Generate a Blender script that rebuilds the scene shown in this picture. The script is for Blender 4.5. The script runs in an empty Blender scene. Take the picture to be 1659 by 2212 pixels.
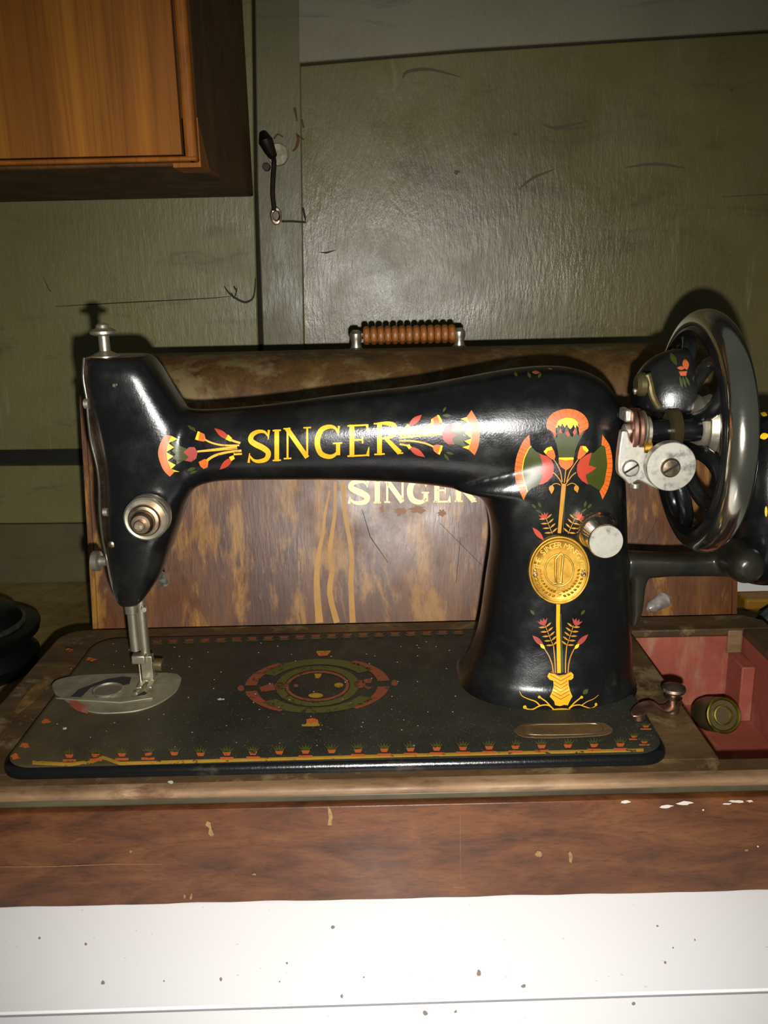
import bpy, bmesh, math, random
from mathutils import Vector, Matrix, Euler
from mathutils.bvhtree import BVHTree
from mathutils.geometry import tessellate_polygon
random.seed(7)
SC = bpy.context.scene
COL = SC.collection
# ---------------------------------------------------------------- camera
IW, IH, F = 1659.0, 2212.0, 1930.0
CAMZ = 0.339
cd = bpy.data.cameras.new('camera'); cam = bpy.data.objects.new('camera', cd); COL.objects.link(cam)
cd.sensor_fit = 'VERTICAL'; cd.sensor_height = 24.0; cd.lens = F / IH * 24.0
cd.clip_start = 0.01; cd.clip_end = 50
ROT = Euler((math.radians(90 - 15.2), 0, 0)).to_matrix() @ Matrix.Rotation(math.radians(-1.3), 3, 'Z')
cam.matrix_world = Matrix.Translation((0, 0, CAMZ)) @ ROT.to_4x4()
SC.camera = cam
CP = Vector((0, 0, CAMZ))
# ---------------------------------------------------------------- world, flash, exposure
w = bpy.data.worlds.new('world'); SC.world = w; w.use_nodes = True
w.node_tree.nodes['Background'].inputs[0].default_value = (0.9, 1.0, 0.85, 1)
w.node_tree.nodes['Background'].inputs[1].default_value = 0.07
ld = bpy.data.lights.new('phone_flash', 'SPOT'); ld.energy = 22.0; ld.shadow_soft_size = 0.004
ld.color = (1.0, 0.97, 0.93); ld.spot_size = math.radians(90); ld.spot_blend = 1.0
lo = bpy.data.objects.new('phone_flash', ld); COL.objects.link(lo)
lo.location = (0.010, 0, CAMZ - 0.028); lo.rotation_euler = (math.radians(90 - 15), 0, math.radians(0))
SC.view_settings.view_transform = 'Standard'; SC.view_settings.look = 'None'
SC.view_settings.gamma = 1.0; SC.view_settings.use_curve_mapping = False
SC.view_settings.exposure = 0.0

# ---------------------------------------------------------------- helpers
def ray(px, py):
    return (ROT @ Vector(((px - IW/2)/F, -(py - IH/2)/F, -1))).normalized()
def W(px, py, Y):                       # point seen at a pixel, at world depth Y
    d = ray(px, py); return CP + d * (Y / d.y)
def WX(px, py, X):
    d = ray(px, py); return CP + d * (X / d.x)
def WZ(px, py, Z):                      # point seen at a pixel, on the level Z
    d = ray(px, py); return CP + d * ((Z - CAMZ) / d.z)
ORG = {}
def tag(o, label=None, cat=None, group=None, kind=None):
    if label: o['label'] = label
    if cat: o['category'] = cat
    if group: o['group'] = group
    if kind: o['kind'] = kind
    return o
def thing(name, loc, label, cat, group=None, kind=None):
    o = bpy.data.objects.new(name, None); COL.objects.link(o); o.location = loc
    o.empty_display_size = 0.02
    ORG[o.name] = Vector(loc); return tag(o, label, cat, group, kind)
def link(name, me, mat, parent=None, loc=None):
    o = bpy.data.objects.new(name, me); COL.objects.link(o)
    if mat: me.materials.append(mat)
    if parent is not None:
        po = ORG[parent.name]; o.parent = parent; ORG[o.name] = po.copy()
        me.transform(Matrix.Translation(-po))
    elif loc is not None:
        me.transform(Matrix.Translation(-Vector(loc))); o.location = loc; ORG[o.name] = Vector(loc)
    else: ORG[o.name] = Vector((0, 0, 0))
    return o
def mk(name, vf, mat, parent=None, loc=None, smooth=35, bevel=0, seg=2):
    if isinstance(vf, list):
        V = []; Fc = []
        for v, f in vf:
            n = len(V); V += list(v); Fc += [[i + n for i in q] for q in f]
    else: V, Fc = vf
    me = bpy.data.meshes.new(name); me.from_pydata([tuple(v) for v in V], [], Fc)
    bm = bmesh.new(); bm.from_mesh(me)
    bmesh.ops.recalc_face_normals(bm, faces=bm.faces)
    bm.to_mesh(me); bm.free()
    if smooth:
        me.shade_smooth(); me.set_sharp_from_angle(angle=math.radians(smooth))
    o = link(name, me, mat, parent, loc)
    if bevel:
        b = o.modifiers.new('bevel', 'BEVEL'); b.width = bevel; b.segments = seg; b.limit_method = 'ANGLE'
        b.angle_limit = math.radians(40)
    return o
def box(x0, x1, y0, y1, z0, z1):
    v = [(x, y, z) for x in (x0, x1) for y in (y0, y1) for z in (z0, z1)]
    return v, [(0,1,3,2),(4,6,7,5),(0,4,5,1),(2,3,7,6),(0,2,6,4),(1,5,7,3)]
def frame(axis):
    a = Vector(axis).normalized()
    u = a.cross(Vector((0, 0, 1)) if abs(a.z) < 0.9 else Vector((1, 0, 0))).normalized()
    return a, u, a.cross(u).normalized()
def lathe(c, axis, prof, n=32, a0=0, cap=True):     # prof: (distance along axis, radius)
    c = Vector(c); a, u, v = frame(axis); V = []; Fc = []
    for t, r in prof:
        for k in range(n):
            an = a0 + 2*math.pi*k/n
            V.append(c + a*t + (u*math.cos(an) + v*math.sin(an))*max(r, 1e-5))
    for i in range(len(prof)-1):
        for k in range(n):
            Fc.append((i*n+k, i*n+(k+1) % n, (i+1)*n+(k+1) % n, (i+1)*n+k))
    if cap: Fc.append(tuple(range(n))); Fc.append(tuple((len(prof)-1)*n+k for k in reversed(range(n))))
    return V, Fc
def cyl(c, axis, r, h, n=28, ch=0.0):
    ch = ch or min(r, h)*0.12
    return lathe(c, axis, [(0, r-ch), (ch, r), (h-ch, r), (h, r-ch)], n)
def torus(c, axis, R, r, n=64, m=16, rx=None):
    c = Vector(c); a, u, v = frame(axis); rx = rx or r; V = []; Fc = []
    for i in range(n):
        an = 2*math.pi*i/n; d = u*math.cos(an) + v*math.sin(an)
        for j in range(m):
            b = 2*math.pi*j/m
            V.append(c + d*(R + r*math.cos(b)) + a*rx*math.sin(b))
    for i in range(n):
        for j in range(m):
            Fc.append((i*m+j, ((i+1) % n)*m+j, ((i+1) % n)*m+(j+1) % m, i*m+(j+1) % m))
    return V, Fc
def loft(rings, cap=True):
    n = len(rings[0]); V = [p for r in rings for p in r]; Fc = []
    for i in range(len(rings)-1):
        for k in range(n):
            Fc.append((i*n+k, i*n+(k+1) % n, (i+1)*n+(k+1) % n, (i+1)*n+k))
    if cap: Fc.append(tuple(range(n))); Fc.append(tuple((len(rings)-1)*n+k for k in reversed(range(n))))
    return V, Fc
def tube(pts, rad, n=12, flat=1.0, up=None):
    pts = [Vector(p) for p in pts]
    if not isinstance(rad, (list, tuple)): rad = [rad]*len(pts)
    rings = []; u = None
    for i, p in enumerate(pts):
        t = (pts[min(i+1, len(pts)-1)] - pts[max(i-1, 0)]).normalized()
        if u is None: a, u, v = frame(t) if up is None else (t, Vector(up).cross(t).normalized(), None)
        u = (u - t*u.dot(t)).normalized(); v = t.cross(u)
        rings.append([p + u*math.cos(2*math.pi*k/n)*rad[i] + v*math.sin(2*math.pi*k/n)*rad[i]*flat for k in range(n)])
    return loft(rings)
def extr(poly, d):                          # polygon of 3-D points pushed along d
    n = len(poly); d = Vector(d); V = [Vector(p) for p in poly] + [Vector(p)+d for p in poly]
    return V, [tuple(range(n)), tuple(reversed(range(n, 2*n)))] + [(k, (k+1) % n, n+(k+1) % n, n+k) for k in range(n)]
def rrect(x0, x1, y0, y1, r, k=6, corners=(1,1,1,1)):
    pts = []
    for (cx, cy, a0, on) in ((x1, y0, -90, corners[0]), (x1, y1, 0, corners[1]), (x0, y1, 90, corners[2]), (x0, y0, 180, corners[3])):
        if not on: pts.append((cx, cy)); continue
        ox = cx-r if cx == x1 else cx+r; oy = cy-r if cy == y1 else cy+r
        for j in range(k+1):
            a = math.radians(a0+90*j/k); pts.append((ox+r*math.cos(a), oy+r*math.sin(a)))
    return pts
def slab(poly, z0, z1): return extr([(x, y, z0) for x, y in poly], (0, 0, z1-z0))
def mkbvh(b):
    b.normal_update(); return BVHTree.FromBMesh(b)
def interp(tab, x):
    if x <= tab[0][0]: return tab[0][1]
    for (a, b), (c, d) in zip(tab, tab[1:]):
        if x <= c:
            return b + (d-b)*(x-a)/(c-a)
    return tab[-1][1]
def smooth_tab(tab, x):                     # monotone-ish catmull
    if x <= tab[0][0]: return tab[0][1]
    if x >= tab[-1][0]: return tab[-1][1]
    for i in range(len(tab)-1):
        if x <= tab[i+1][0]:
            p1, p2 = tab[i], tab[i+1]; p0 = tab[max(i-1, 0)]; p3 = tab[min(i+2, len(tab)-1)]
            h = p2[0]-p1[0]; t = (x-p1[0])/h
            m1 = (p2[1]-p0[1])/max(p2[0]-p0[0], 1e-9)*h; m2 = (p3[1]-p1[1])/max(p3[0]-p1[0], 1e-9)*h
            return (2*t**3-3*t*t+1)*p1[1] + (t**3-2*t*t+t)*m1 + (-2*t**3+3*t*t)*p2[1] + (t**3-t*t)*m2
def cat(pts, k=6):                          # catmull-rom through points (any dimension, tuples)
    out = []; n = len(pts)
    for i in range(n-1):
        p0, p1, p2, p3 = pts[max(i-1, 0)], pts[i], pts[i+1], pts[min(i+2, n-1)]
        for j in range(k):
            t = j/k
            out.append(tuple(0.5*(2*b + (c-a)*t + (2*a-5*b+4*c-d)*t*t + (3*b-a-3*c+d)*t**3) for a, b, c, d in zip(p0, p1, p2, p3)))
    out.append(tuple(pts[-1])); return out

# ---------------------------------------------------------------- materials
def lin(c):
    return tuple(((x/255)/12.92 if x/255 <= 0.04045 else ((x/255+0.055)/1.055)**2.4) for x in c) + (1,)
class M:
    def __init__(s, name, rough=0.5, metal=0.0, col=(128,128,128), spec=0.5, coat=0.0, coatr=0.1):
        s.m = bpy.data.materials.new(name); s.m.use_nodes = True; s.nt = s.m.node_tree; s.N = s.nt.nodes; s.L = s.nt.links
        s.b = s.N['Principled BSDF']; s.b.inputs['Base Color'].default_value = lin(col)
        s.b.inputs['Roughness'].default_value = rough; s.b.inputs['Metallic'].default_value = metal
        s.b.inputs['Specular IOR Level'].default_value = spec
        s.b.inputs['Coat Weight'].default_value = coat; s.b.inputs['Coat Roughness'].default_value = coatr
        s.tc = s.N.new('ShaderNodeTexCoord'); s.col = None; s.base = col
    def noise(s, scale, stretch=(1,1,1), detail=6, rough=0.6, dist=0.0, off=(0,0,0)):
        mp = s.N.new('ShaderNodeMapping'); mp.inputs['Scale'].default_value = stretch; mp.inputs['Location'].default_value = off
        s.L.new(s.tc.outputs['Object'], mp.inputs[0])
        n = s.N.new('ShaderNodeTexNoise'); n.inputs['Scale'].default_value = scale; n.inputs['Detail'].default_value = detail
        n.inputs['Roughness'].default_value = rough; n.inputs['Distortion'].default_value = dist
        s.L.new(mp.outputs[0], n.inputs['Vector']); return n.outputs['Fac']
    def ramp(s, fac, stops):
        r = s.N.new('ShaderNodeValToRGB'); e = r.color_ramp.elements
        while len(e) < len(stops): e.new(0.5)
        for k, (p, c) in enumerate(stops):
            e[k].position = p; e[k].color = lin(c) if isinstance(c, tuple) else (c, c, c, 1)
        s.L.new(fac, r.inputs[0]); return r.outputs[0]
    def setcol(s, out): s.L.new(out, s.b.inputs['Base Color']); s.col = out
    def over(s, fac, col):                     # lay a colour over what is there
        mx = s.N.new('ShaderNodeMix'); mx.data_type = 'RGBA'
        s.L.new(fac, mx.inputs['Factor'])
        if s.col is not None: s.L.new(s.col, mx.inputs['A'])
        else: mx.inputs['A'].default_value = lin(s.base)
        mx.inputs['B'].default_value = lin(col)
        s.setcol(mx.outputs['Result']); return s
    def rough(s, out): s.L.new(out, s.b.inputs['Roughness'])
    def math(s, op, a, b=None):
        m = s.N.new('ShaderNodeMath'); m.operation = op
        for k, q in enumerate((a, b)):
            if q is None: continue
            if isinstance(q, (int, float)): m.inputs[k].default_value = q
            else: s.L.new(q, m.inputs[k])
        return m.outputs[0]
    def axis(s, k):
        sp = s.N.new('ShaderNodeSeparateXYZ'); s.L.new(s.tc.outputs['Object'], sp.inputs[0]); return sp.outputs[k]
    def bump(s, h, strength=0.3, dist=0.001):
        b = s.N.new('ShaderNodeBump'); b.inputs['Strength'].default_value = strength; b.inputs['Distance'].default_value = dist
        s.L.new(h, b.inputs['Height']); s.L.new(b.outputs[0], s.b.inputs['Normal'])
        return s

enamel = M('black_enamel', 0.27, col=(13,13,14), spec=0.6)
enamel.over(enamel.ramp(enamel.noise(26, detail=8), [(0.5, 0.0), (0.85, 0.28)]), (70, 72, 62))
enamel.rough(enamel.ramp(enamel.noise(60, detail=5), [(0.35, 0.17), (0.7, 0.34)]))
enamel.bump(enamel.noise(900, (1,1,1), 3), 0.25, 0.0003)
dustb = M('dusty_black_enamel', 0.42, col=(24,24,20), spec=0.4)
dustb.over(dustb.ramp(dustb.noise(18, detail=9, rough=0.7), [(0.35, 0.05), (0.8, 0.6)]), (58, 57, 42))
dustb.over(dustb.ramp(dustb.noise(950, detail=2, rough=0.5), [(0.66, 0.0), (0.78, 0.45)]), (150, 146, 120))
_fx = dustb.ramp(dustb.math('ADD', dustb.axis(0), 0.20), [(0.0, 1.0), (0.12, 0.0)])
_fn = dustb.math('MULTIPLY', _fx, dustb.ramp(dustb.noise(30, detail=6), [(0.3, 0.35), (0.7, 1.0)]))
dustb.over(_fn, (84, 70, 46))
dustb.rough(dustb.ramp(dustb.noise(50), [(0.3, 0.42), (0.7, 0.7)]))
dustb.bump(dustb.noise(700), 0.2, 0.0004)
lip = M('black_enamel_lip', 0.2, col=(12,12,13), spec=0.6)
lip.over(lip.ramp(lip.noise(70, (0.5,1,1)), [(0.6, 0.0), (0.75, 0.5)]), (84, 80, 66)); lip.bump(lip.noise(600), 0.3, 0.0004)
dusty2 = M('grimy_black_enamel', 0.3, col=(20,20,18)); dusty2.over(dusty2.ramp(dusty2.noise(24, detail=8), [(0.4,0.05),(0.75,0.55)]), (60,58,42)); dusty2.bump(dusty2.noise(400), 0.3, 0.0004)
def steel(name, col, r, sc=40, dirt=(90,70,40), amt=0.4):
    m = M(name, r, 1.0, col)
    m.over(m.ramp(m.noise(sc, detail=7), [(0.45, 0.0), (0.75, amt)]), dirt)
    m.rough(m.ramp(m.noise(sc*2), [(0.3, r*0.75), (0.75, min(1, r*1.8))])); m.bump(m.noise(500), 0.12, 0.0002)
    return m
nickel = steel('worn_nickel', (196,188,168), 0.3); nickel.b.inputs['Metallic'].default_value = 0.9
satin = steel('satin_nickel', (184,181,170), 0.45, 90, (150,140,118), 0.4)
chrome = steel('chrome', (210,206,192), 0.11, 30, (120,108,70), 0.3); chrome.b.inputs['Metallic'].default_value = 0.985
tarn = steel('tarnished_nickel', (168,146,124), 0.3, 60, (80,54,34), 0.6)
copper = steel('tarnished_copper', (176,134,116), 0.35, 60, (90,60,50), 0.5)
brass = steel('brass', (196,154,66), 0.45, 60, (130,84,26), 0.55)
brassd = steel('brass_relief', (222,184,92), 0.4, 60, (140,92,30), 0.4)
darksteel = steel('dark_steel', (110,98,66), 0.35, 50, (40,34,18), 0.7); darksteel.b.inputs['Metallic'].default_value = 0.75
olds = steel('dull_steel_plate', (150,144,120), 0.5, 40, (120,108,80), 0.5); olds.b.inputs['Metallic'].default_value = 0.7
def paint(name, c, rough=0.35, wear=0.0, metal=0.0, dust=0.0):
    m = M(name, rough, metal, c)
    m.over(m.ramp(m.noise(180, detail=5), [(0.5, 0.0), (0.8, 0.5)]), tuple(int(x*0.72) for x in c))
    if wear: m.over(m.ramp(m.noise(240, detail=4), [(0.60, 0.0), (0.64, wear)]), (22,20,16))
    if dust: m.over(m.ramp(m.noise(60, detail=6), [(0.2, dust*0.6), (0.8, dust)]), (58,54,38))
    return m.m
gold = paint('gold_transfer', (232,176,30), 0.3, 0.0, 0.25)
yellow = paint('yellow_transfer', (240,190,20), 0.35)
orange = paint('orange_transfer', (204,98,28), 0.38)
red = paint('red_transfer', (170,56,34), 0.38)
green = paint('green_transfer', (56,62,14), 0.38)
gold_w = paint('worn_gold_transfer', (214,160,36), 0.4, 0.5)
ochre = paint('ochre_transfer', (176,122,26), 0.4)
rose = paint('rose_transfer', (150,58,52), 0.4, 0.4)
d_or = paint('dusty_orange_transfer', (190,90,36), 0.5, 0.9, 0, 0.25)
d_gr = paint('dusty_green_transfer', (74,74,20), 0.5, 0.9, 0, 0.35)
d_re = paint('dusty_red_transfer', (138,62,38), 0.5, 0.9, 0, 0.4)
d_ye = paint('dusty_yellow_transfer', (170,128,30), 0.5, 0.9, 0, 0.35)
d_dk = paint('dusty_dark_transfer', (30,30,24), 0.5, 0, 0, 0.3)
cream = paint('cream_gold_lettering', (240,226,160), 0.4)

def wood(name, c0, c1, c2, stretch, sc, rough=0.35, spec=0.5, wear=None, bump=0.25):
    m = M(name, rough, 0, c1, spec)
    m.setcol(m.ramp(m.noise(sc, stretch, 9, 0.65, 0.6), [(0.3, c0), (0.5, c1), (0.72, c2)]))
    fine = m.noise(sc*9, tuple(q**1.3 for q in stretch), 4)
    m.over(m.ramp(fine, [(0.5, 0.0), (0.78, 0.5)]), tuple(int(x*0.45) for x in c0))
    if wear:
        m.over(m.ramp(m.noise(wear[1], wear[3], 8, 0.7, 0.3), [(wear[2], 0.0), (wear[2]+0.10, 0.85)]), wear[0])
    m.bump(fine, bump, 0.0006)
    m.rough(m.ramp(m.noise(20), [(0.3, rough*0.85), (0.75, min(0.9, rough*1.7))]))
    return m
casew = wood('case_veneer', (62,30,6), (92,50,12), (118,74,22), (2.4,2.4,0.35), 14, 0.36, 0.6, ((150,104,36), 24, 0.50, (1.9,1,0.5)))
casetop = wood('case_top_veneer', (60,40,18), (88,62,30), (116,86,44), (2.2,2.2,0.8), 16, 0.5, 0.35, ((120,104,70), 24, 0.52, (1,1,1)))
basew = wood('base_wood', (50,26,10), (86,47,21), (108,66,32), (0.6,1,2.0), 34, 0.32, 0.5, ((134,92,44), 34, 0.63, (0.7,1,1)))
deckw = wood('dusty_deck_wood', (52,38,20), (76,56,32), (104,80,48), (0.5,1,1), 22, 0.5, 0.35, ((118,100,66), 30, 0.55, (1,1,1)))
edgew = wood('rubbed_edge_wood', (92,66,42), (128,100,72), (158,130,98), (0.35,1,1.2), 24, 0.45, 0.4, ((84,52,30), 30, 0.58, (0.5,1,1)))
darkw = M('dark_moulding', 0.45, 0, (54,44,30)); darkw.over(darkw.ramp(darkw.noise(30,(0.4,1,1)), [(0.4,0.0),(0.7,0.7)]), (92,88,66))
pink = M('pink_paint', 0.6, 0, (150,74,58)); pink.over(pink.ramp(pink.noise(22, detail=9, rough=0.75), [(0.35,0.0),(0.7,0.85)]), (108,52,36))
pink.over(pink.ramp(pink.noise(14,(3,1,1),detail=8), [(0.52,0.0),(0.66,0.6)]), (156,120,92))
cupw = wood('cupboard_veneer', (118,68,10), (142,84,18), (172,110,32), (4.0,1,0.16), 9, 0.55, 0.3, None, 0.05)
cupd = wood('cupboard_side_wood', (60,38,16), (84,54,22), (104,68,30), (3,1,0.3), 12, 0.6, 0.3)
beadw = wood('cupboard_bead_wood', (118,66,12), (146,84,20), (172,104,30), (2,1,0.4), 18, 0.5, 0.3)
shelfw = wood('grimy_shelf', (98,80,42), (128,106,60), (158,134,82), (1,1,1), 9, 0.7, 0.2, ((150,136,90), 14, 0.55, (1,1,1)))
ochw = wood('ochre_wood', (110,76,16), (140,98,24), (160,120,40), (0.5,1,1), 18, 0.5, 0.3)
white = M('white_laminate', 0.28, 0, (250,250,250)); 
white.over(white.ramp(white.noise(300, detail=1), [(0.765, 0.0), (0.78, 0.3)]), (120,110,96))
wornp = M('worn_varnish', 0.6, 0, (120,88,38)); wornp.over(wornp.ramp(wornp.noise(90, detail=7), [(0.42,0.0),(0.6,0.9)]), (76,56,32))
greyj = M('grey_joint', 0.8, 0, (150,148,150)); speckm = M('brown_speck', 0.8, 0, (150,138,128))
def wallpaint(name, c, c2, amt=0.7, glo=0.36):
    m = M(name, glo, 0, c, 0.5)
    m.over(m.ramp(m.noise(5.5, (1,1,1.3), 10, 0.65, 0.4), [(0.40, 0.0), (0.68, amt)]), c2)
    m.over(m.ramp(m.noise(14, (0.5,1,1.8), 9, 0.7, 1.0, (3,1,2)), [(0.56, 0.0), (0.70, 0.55)]), (64,54,34))
    m.over(m.ramp(m.noise(16, (3.5,1,0.5), 5, 0.6, 0.0, (1,5,2)), [(0.64, 0.0), (0.74, 0.35)]), (150,150,118))
    m.bump(m.noise(130, (1.5,1,0.4), 5, 0.7), 0.4, 0.0014)
    m.rough(m.ramp(m.noise(12), [(0.3, glo*0.8), (0.7, glo*1.7)]))
    return m
wgreen = wallpaint('green_wall_paint', (108,98,58), (86,74,42), 0.75, 0.26)
wgreenl = wallpaint('pale_green_wall_paint', (118,114,70), (96,90,52), 0.6)
wplank = wallpaint('plank_wall_paint', (100,94,58), (84,76,46), 0.5)
wgrey = wallpaint('grey_wall_paint', (128,122,100), (112,106,84), 0.6)
wgrime = wallpaint('grimy_wall', (92,84,54), (70,58,36), 0.8, 0.6)
wdark = M('dark_gap', 0.9, 0, (26,22,14))
blackp = M('black_pot_enamel', 0.4, 0, (10,10,10)); rubber = M('black_plastic', 0.45, 0, (14,14,13))
for q in (blackp, rubber): q.bump(q.noise(200), 0.2, 0.0004)
potrim = steel('pot_rim_metal', (120,128,104), 0.4)
ironm = M('blackened_iron', 0.45, 0.6, (34,28,20)); ironm.over(ironm.ramp(ironm.noise(120), [(0.5,0.0),(0.75,0.6)]), (84,48,24))
rust = M('rust_stain', 0.8, 0, (86,48,28))
stain = M('pale_drip_stain', 0.5, 0, (176,128,52)); stain.over(stain.ramp(stain.noise(60), [(0.4,0.0),(0.7,0.5)]), (140,96,42))
stain2 = M('wear_stain', 0.5, 0, (128,76,32)); chip = M('white_paint_chip', 0.6, 0, (186,178,168)); chipo = M('ochre_chip', 0.6, 0, (140,108,66)); chipo.over(chipo.ramp(chipo.noise(500), [(0.4,0.0),(0.6,0.6)]), (100,70,40))
grip = wood('grip_wood', (92,44,14), (140,80,32), (176,116,56), (0.4,1,1), 120, 0.35)
paper = M('white_paper', 0.6, 0, (214,216,214)); cloth = M('grey_cloth', 0.8, 0, (86,92,86)); cloth.bump(cloth.noise(80), 0.5, 0.002)
glassy = M('frosted_plastic', 0.3, 0, (176,166,160)); glassy.b.inputs['Transmission Weight'].default_value = 0.25
glassy.over(glassy.ramp(glassy.noise(160), [(0.4,0.0),(0.6,0.7)]), (110,96,84))
crackw = M('wall_crack', 0.9, 0, (50,44,28)); grimew = M('wall_grime', 0.7, 0, (78,68,44))
cracks = M('dark_crack', 0.9, 0, (24,20,14))

# ---------------------------------------------------------------- the room
YW = 0.98
wall = mk('wall_back', box(-1.3, 1.3, YW+0.012, YW+0.07, -0.75, 1.4), wdark.m); tag(wall, kind='structure')
floor = mk('floor', box(-1.3, 1.3, -1.0, YW+0.07, -0.79, -0.75), shelfw.m); tag(floor, kind='structure')
def panel(pts, th, mat, name='wall_panel', bev=0.0015):      # pts in pixels, laid on the wall plane, proud by th
    P = [W(x, y, YW) for x, y in pts]; P = [Vector((p.x, YW+0.013, p.z)) for p in P]
    return mk(name, extr(P, (0, -0.013-th, 0)), mat, wall, bevel=bev)
panel([(-900, -600), (536, -600), (549, 400), (564, 965), (-900, 985)], 0.0, wgreenl.m)
panel([(-900, 1014), (566, 1002), (570, 1126), (-900, 1140)], 0.0, wgreenl.m)
panel([(-900, 1141), (571, 1127), (600, 1500), (-900, 1500)], 0.002, wgrime.m)
panel([(543, -600), (640, -600), (668, 1500), (596, 1500), (556, 400)], 0.003, wplank.m, 'wall_plank')
panel([(644, 142), (1000, 112), (1659, 70), (2600, 10), (2600, 1500), (671, 1500)], 0.0, wgreen.m)
panel([(642, -600), (2600, -600), (2600, 5), (1659, 66), (1000, 108), (645, 138)], 0.004, wgrey.m)
# cracks and rust marks in the wall paint
wbvh = None
def wall_bvh():
    bm = bmesh.new()
    for o in wall.children:
        n = len(bm.verts); me = o.data.copy(); me.transform(Matrix.Translation(ORG[wall.name])); bm.from_mesh(me)
    b = mkbvh(bm); bm.free(); return b

# ---------------------------------------------------------------- decals: thin paint laid on a real surface
def hit(bvh, x, y, off):
    d = ray(x, y); h = bvh.ray_cast(CP, d)
    if h[0] is None and bvh is globals().get('dbv'):
        q = WZ(x, y, ZBED); return Vector((q.x, min(max(q.y, BY0+0.006), BY1-0.006), ZBED+off))
    if h[0] is None:
        h = bvh.find_nearest(CP + d*0.56)
    n = h[1]
    if n.dot(d) > 0: n = -n
    return h[0] + n*off
def ribbon(pts, w0, w1=None, mid=None):
    n = len(pts); out = []
    L = []; R = []
    for i, p in enumerate(pts):
        a = pts[max(i-1, 0)]; b = pts[min(i+1, n-1)]
        dx, dy = b[0]-a[0], b[1]-a[1]; l = math.hypot(dx, dy) or 1
        t = i/(n-1); w1_ = w0 if w1 is None else w1
        w_ = w0+(w1_-w0)*t
        if mid is not None: w_ = w_ + (mid - (w0+w1_)/2)*math.sin(math.pi*t)
        L.append((p[0]-dy/l*w_/2, p[1]+dx/l*w_/2)); R.append((p[0]+dy/l*w_/2, p[1]-dx/l*w_/2))
    for i in range(n-1): out.append([L[i], L[i+1], R[i+1], R[i]])
    return out
def decal(name, polys, mat, bvh, parent, conv=lambda x, y: (x, y), off=0.00025, maxe=7.0, label=None, each=False, kind=None):
    if each:                                # one object per painted piece; a piece is a polygon or a list of polygons
        for q in polys: decal(name, [q] if isinstance(q[0][0], (int, float)) else q, mat, bvh, parent, conv, off, maxe, label)
        return
    bm = bmesh.new()
    for poly in polys:
        pp = [conv(*p) for p in poly]
        tri = tessellate_polygon([[Vector((p[0], p[1], 0)) for p in pp]])
        vs = [bm.verts.new((p[0], p[1], 0)) for p in pp]
        for t in tri:
            (ax_, ay_), (bx_, by_), (cx_, cy_) = (pp[i][:2] for i in t)
            ar = (bx_-ax_)*(cy_-ay_)-(cx_-ax_)*(by_-ay_)
            if abs(ar) < 1e-6: continue
            if ar < 0: t = tuple(reversed(t))
            try: bm.faces.new([vs[i] for i in t])
            except ValueError: pass
    for it in range(6):
        es = [e for e in bm.edges if e.calc_length() > maxe]
        if not es: break
        bmesh.ops.subdivide_edges(bm, edges=es, cuts=1, use_grid_fill=False)
        bmesh.ops.triangulate(bm, faces=[f for f in bm.faces if len(f.verts) > 3])
    bmesh.ops.triangulate(bm, faces=bm.faces[:])
    for v in bm.verts: v.co = hit(bvh, v.co.x, v.co.y, off)
    for f in bm.faces:
        f.normal_update()
        if f.normal.dot(f.calc_center_median()-CP) > 0: f.normal_flip()
    me = bpy.data.meshes.new(name); bm.to_mesh(me); bm.free(); me.shade_smooth()
    o = link(name, me, mat, parent)
    if label: o['label'] = label
    if kind: o['kind'] = kind
    return o
def ell(cx, cy, rx, ry, n=20, a0=0, a1=360, rot=0):
    r = math.radians(rot); out = []
    full = abs(a1-a0) >= 360
    for k in range(n if full else n+1):
        a = math.radians(a0+(a1-a0)*k/n); x, y = rx*math.cos(a), ry*math.sin(a)
        out.append((cx+x*math.cos(r)-y*math.sin(r), cy+x*math.sin(r)+y*math.cos(r)))
    return out
def leaf(a, b, w_, k=6):                     # almond leaf from a to b
    dx, dy = b[0]-a[0], b[1]-a[1]; l = math.hypot(dx, dy); nx, ny = -dy/l, dx/l
    up = [(a[0]+dx*t/k + nx*w_*math.sin(math.pi*t/k), a[1]+dy*t/k + ny*w_*math.sin(math.pi*t/k)) for t in range(k+1)]
    dn = [(a[0]+dx*t/k - nx*w_*math.sin(math.pi*t/k), a[1]+dy*t/k - ny*w_*math.sin(math.pi*t/k)) for t in range(k-1, 0, -1)]
    return up + dn
def band(o, i):                             # closed band between an outer and an inner polyline
    return [[o[k], o[k+1], i[k+1], i[k]] for k in range(len(o)-1)]
def blob(cx, cy, rx, ry, n=11, j=0.45):
    return [(cx+rx*(1+random.uniform(-j, j))*math.cos(2*math.pi*k/n), cy+ry*(1+random.uniform(-j, j))*math.sin(2*math.pi*k/n)) for k in range(n)]
GL = {}                                     # roman capitals with serifs: strokes of (points, w0, w1, mid), y up
def sf(x, y, w_=0.3, h=0.055): return ([(x-w_/2, y), (x+w_/2, y)], h, h, None)
GL['S'] = [(cat([(0.84,0.80),(0.70,0.94),(0.44,0.965),(0.20,0.87),(0.15,0.70),(0.34,0.57),(0.64,0.44),(0.84,0.29),(0.78,0.10),(0.50,0.03),(0.26,0.07),(0.10,0.22)],4), 0.05, 0.05, 0.21),
           ([(0.84,0.70),(0.87,1.0)], 0.03, 0.09, None), ([(0.06,0.0),(0.10,0.30)], 0.09, 0.03, None)]
GL['I'] = [([(0.5,0),(0.5,1)], 0.17, 0.17, None), sf(0.5,0.97,0.9), sf(0.5,0.03,0.9)]
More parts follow.
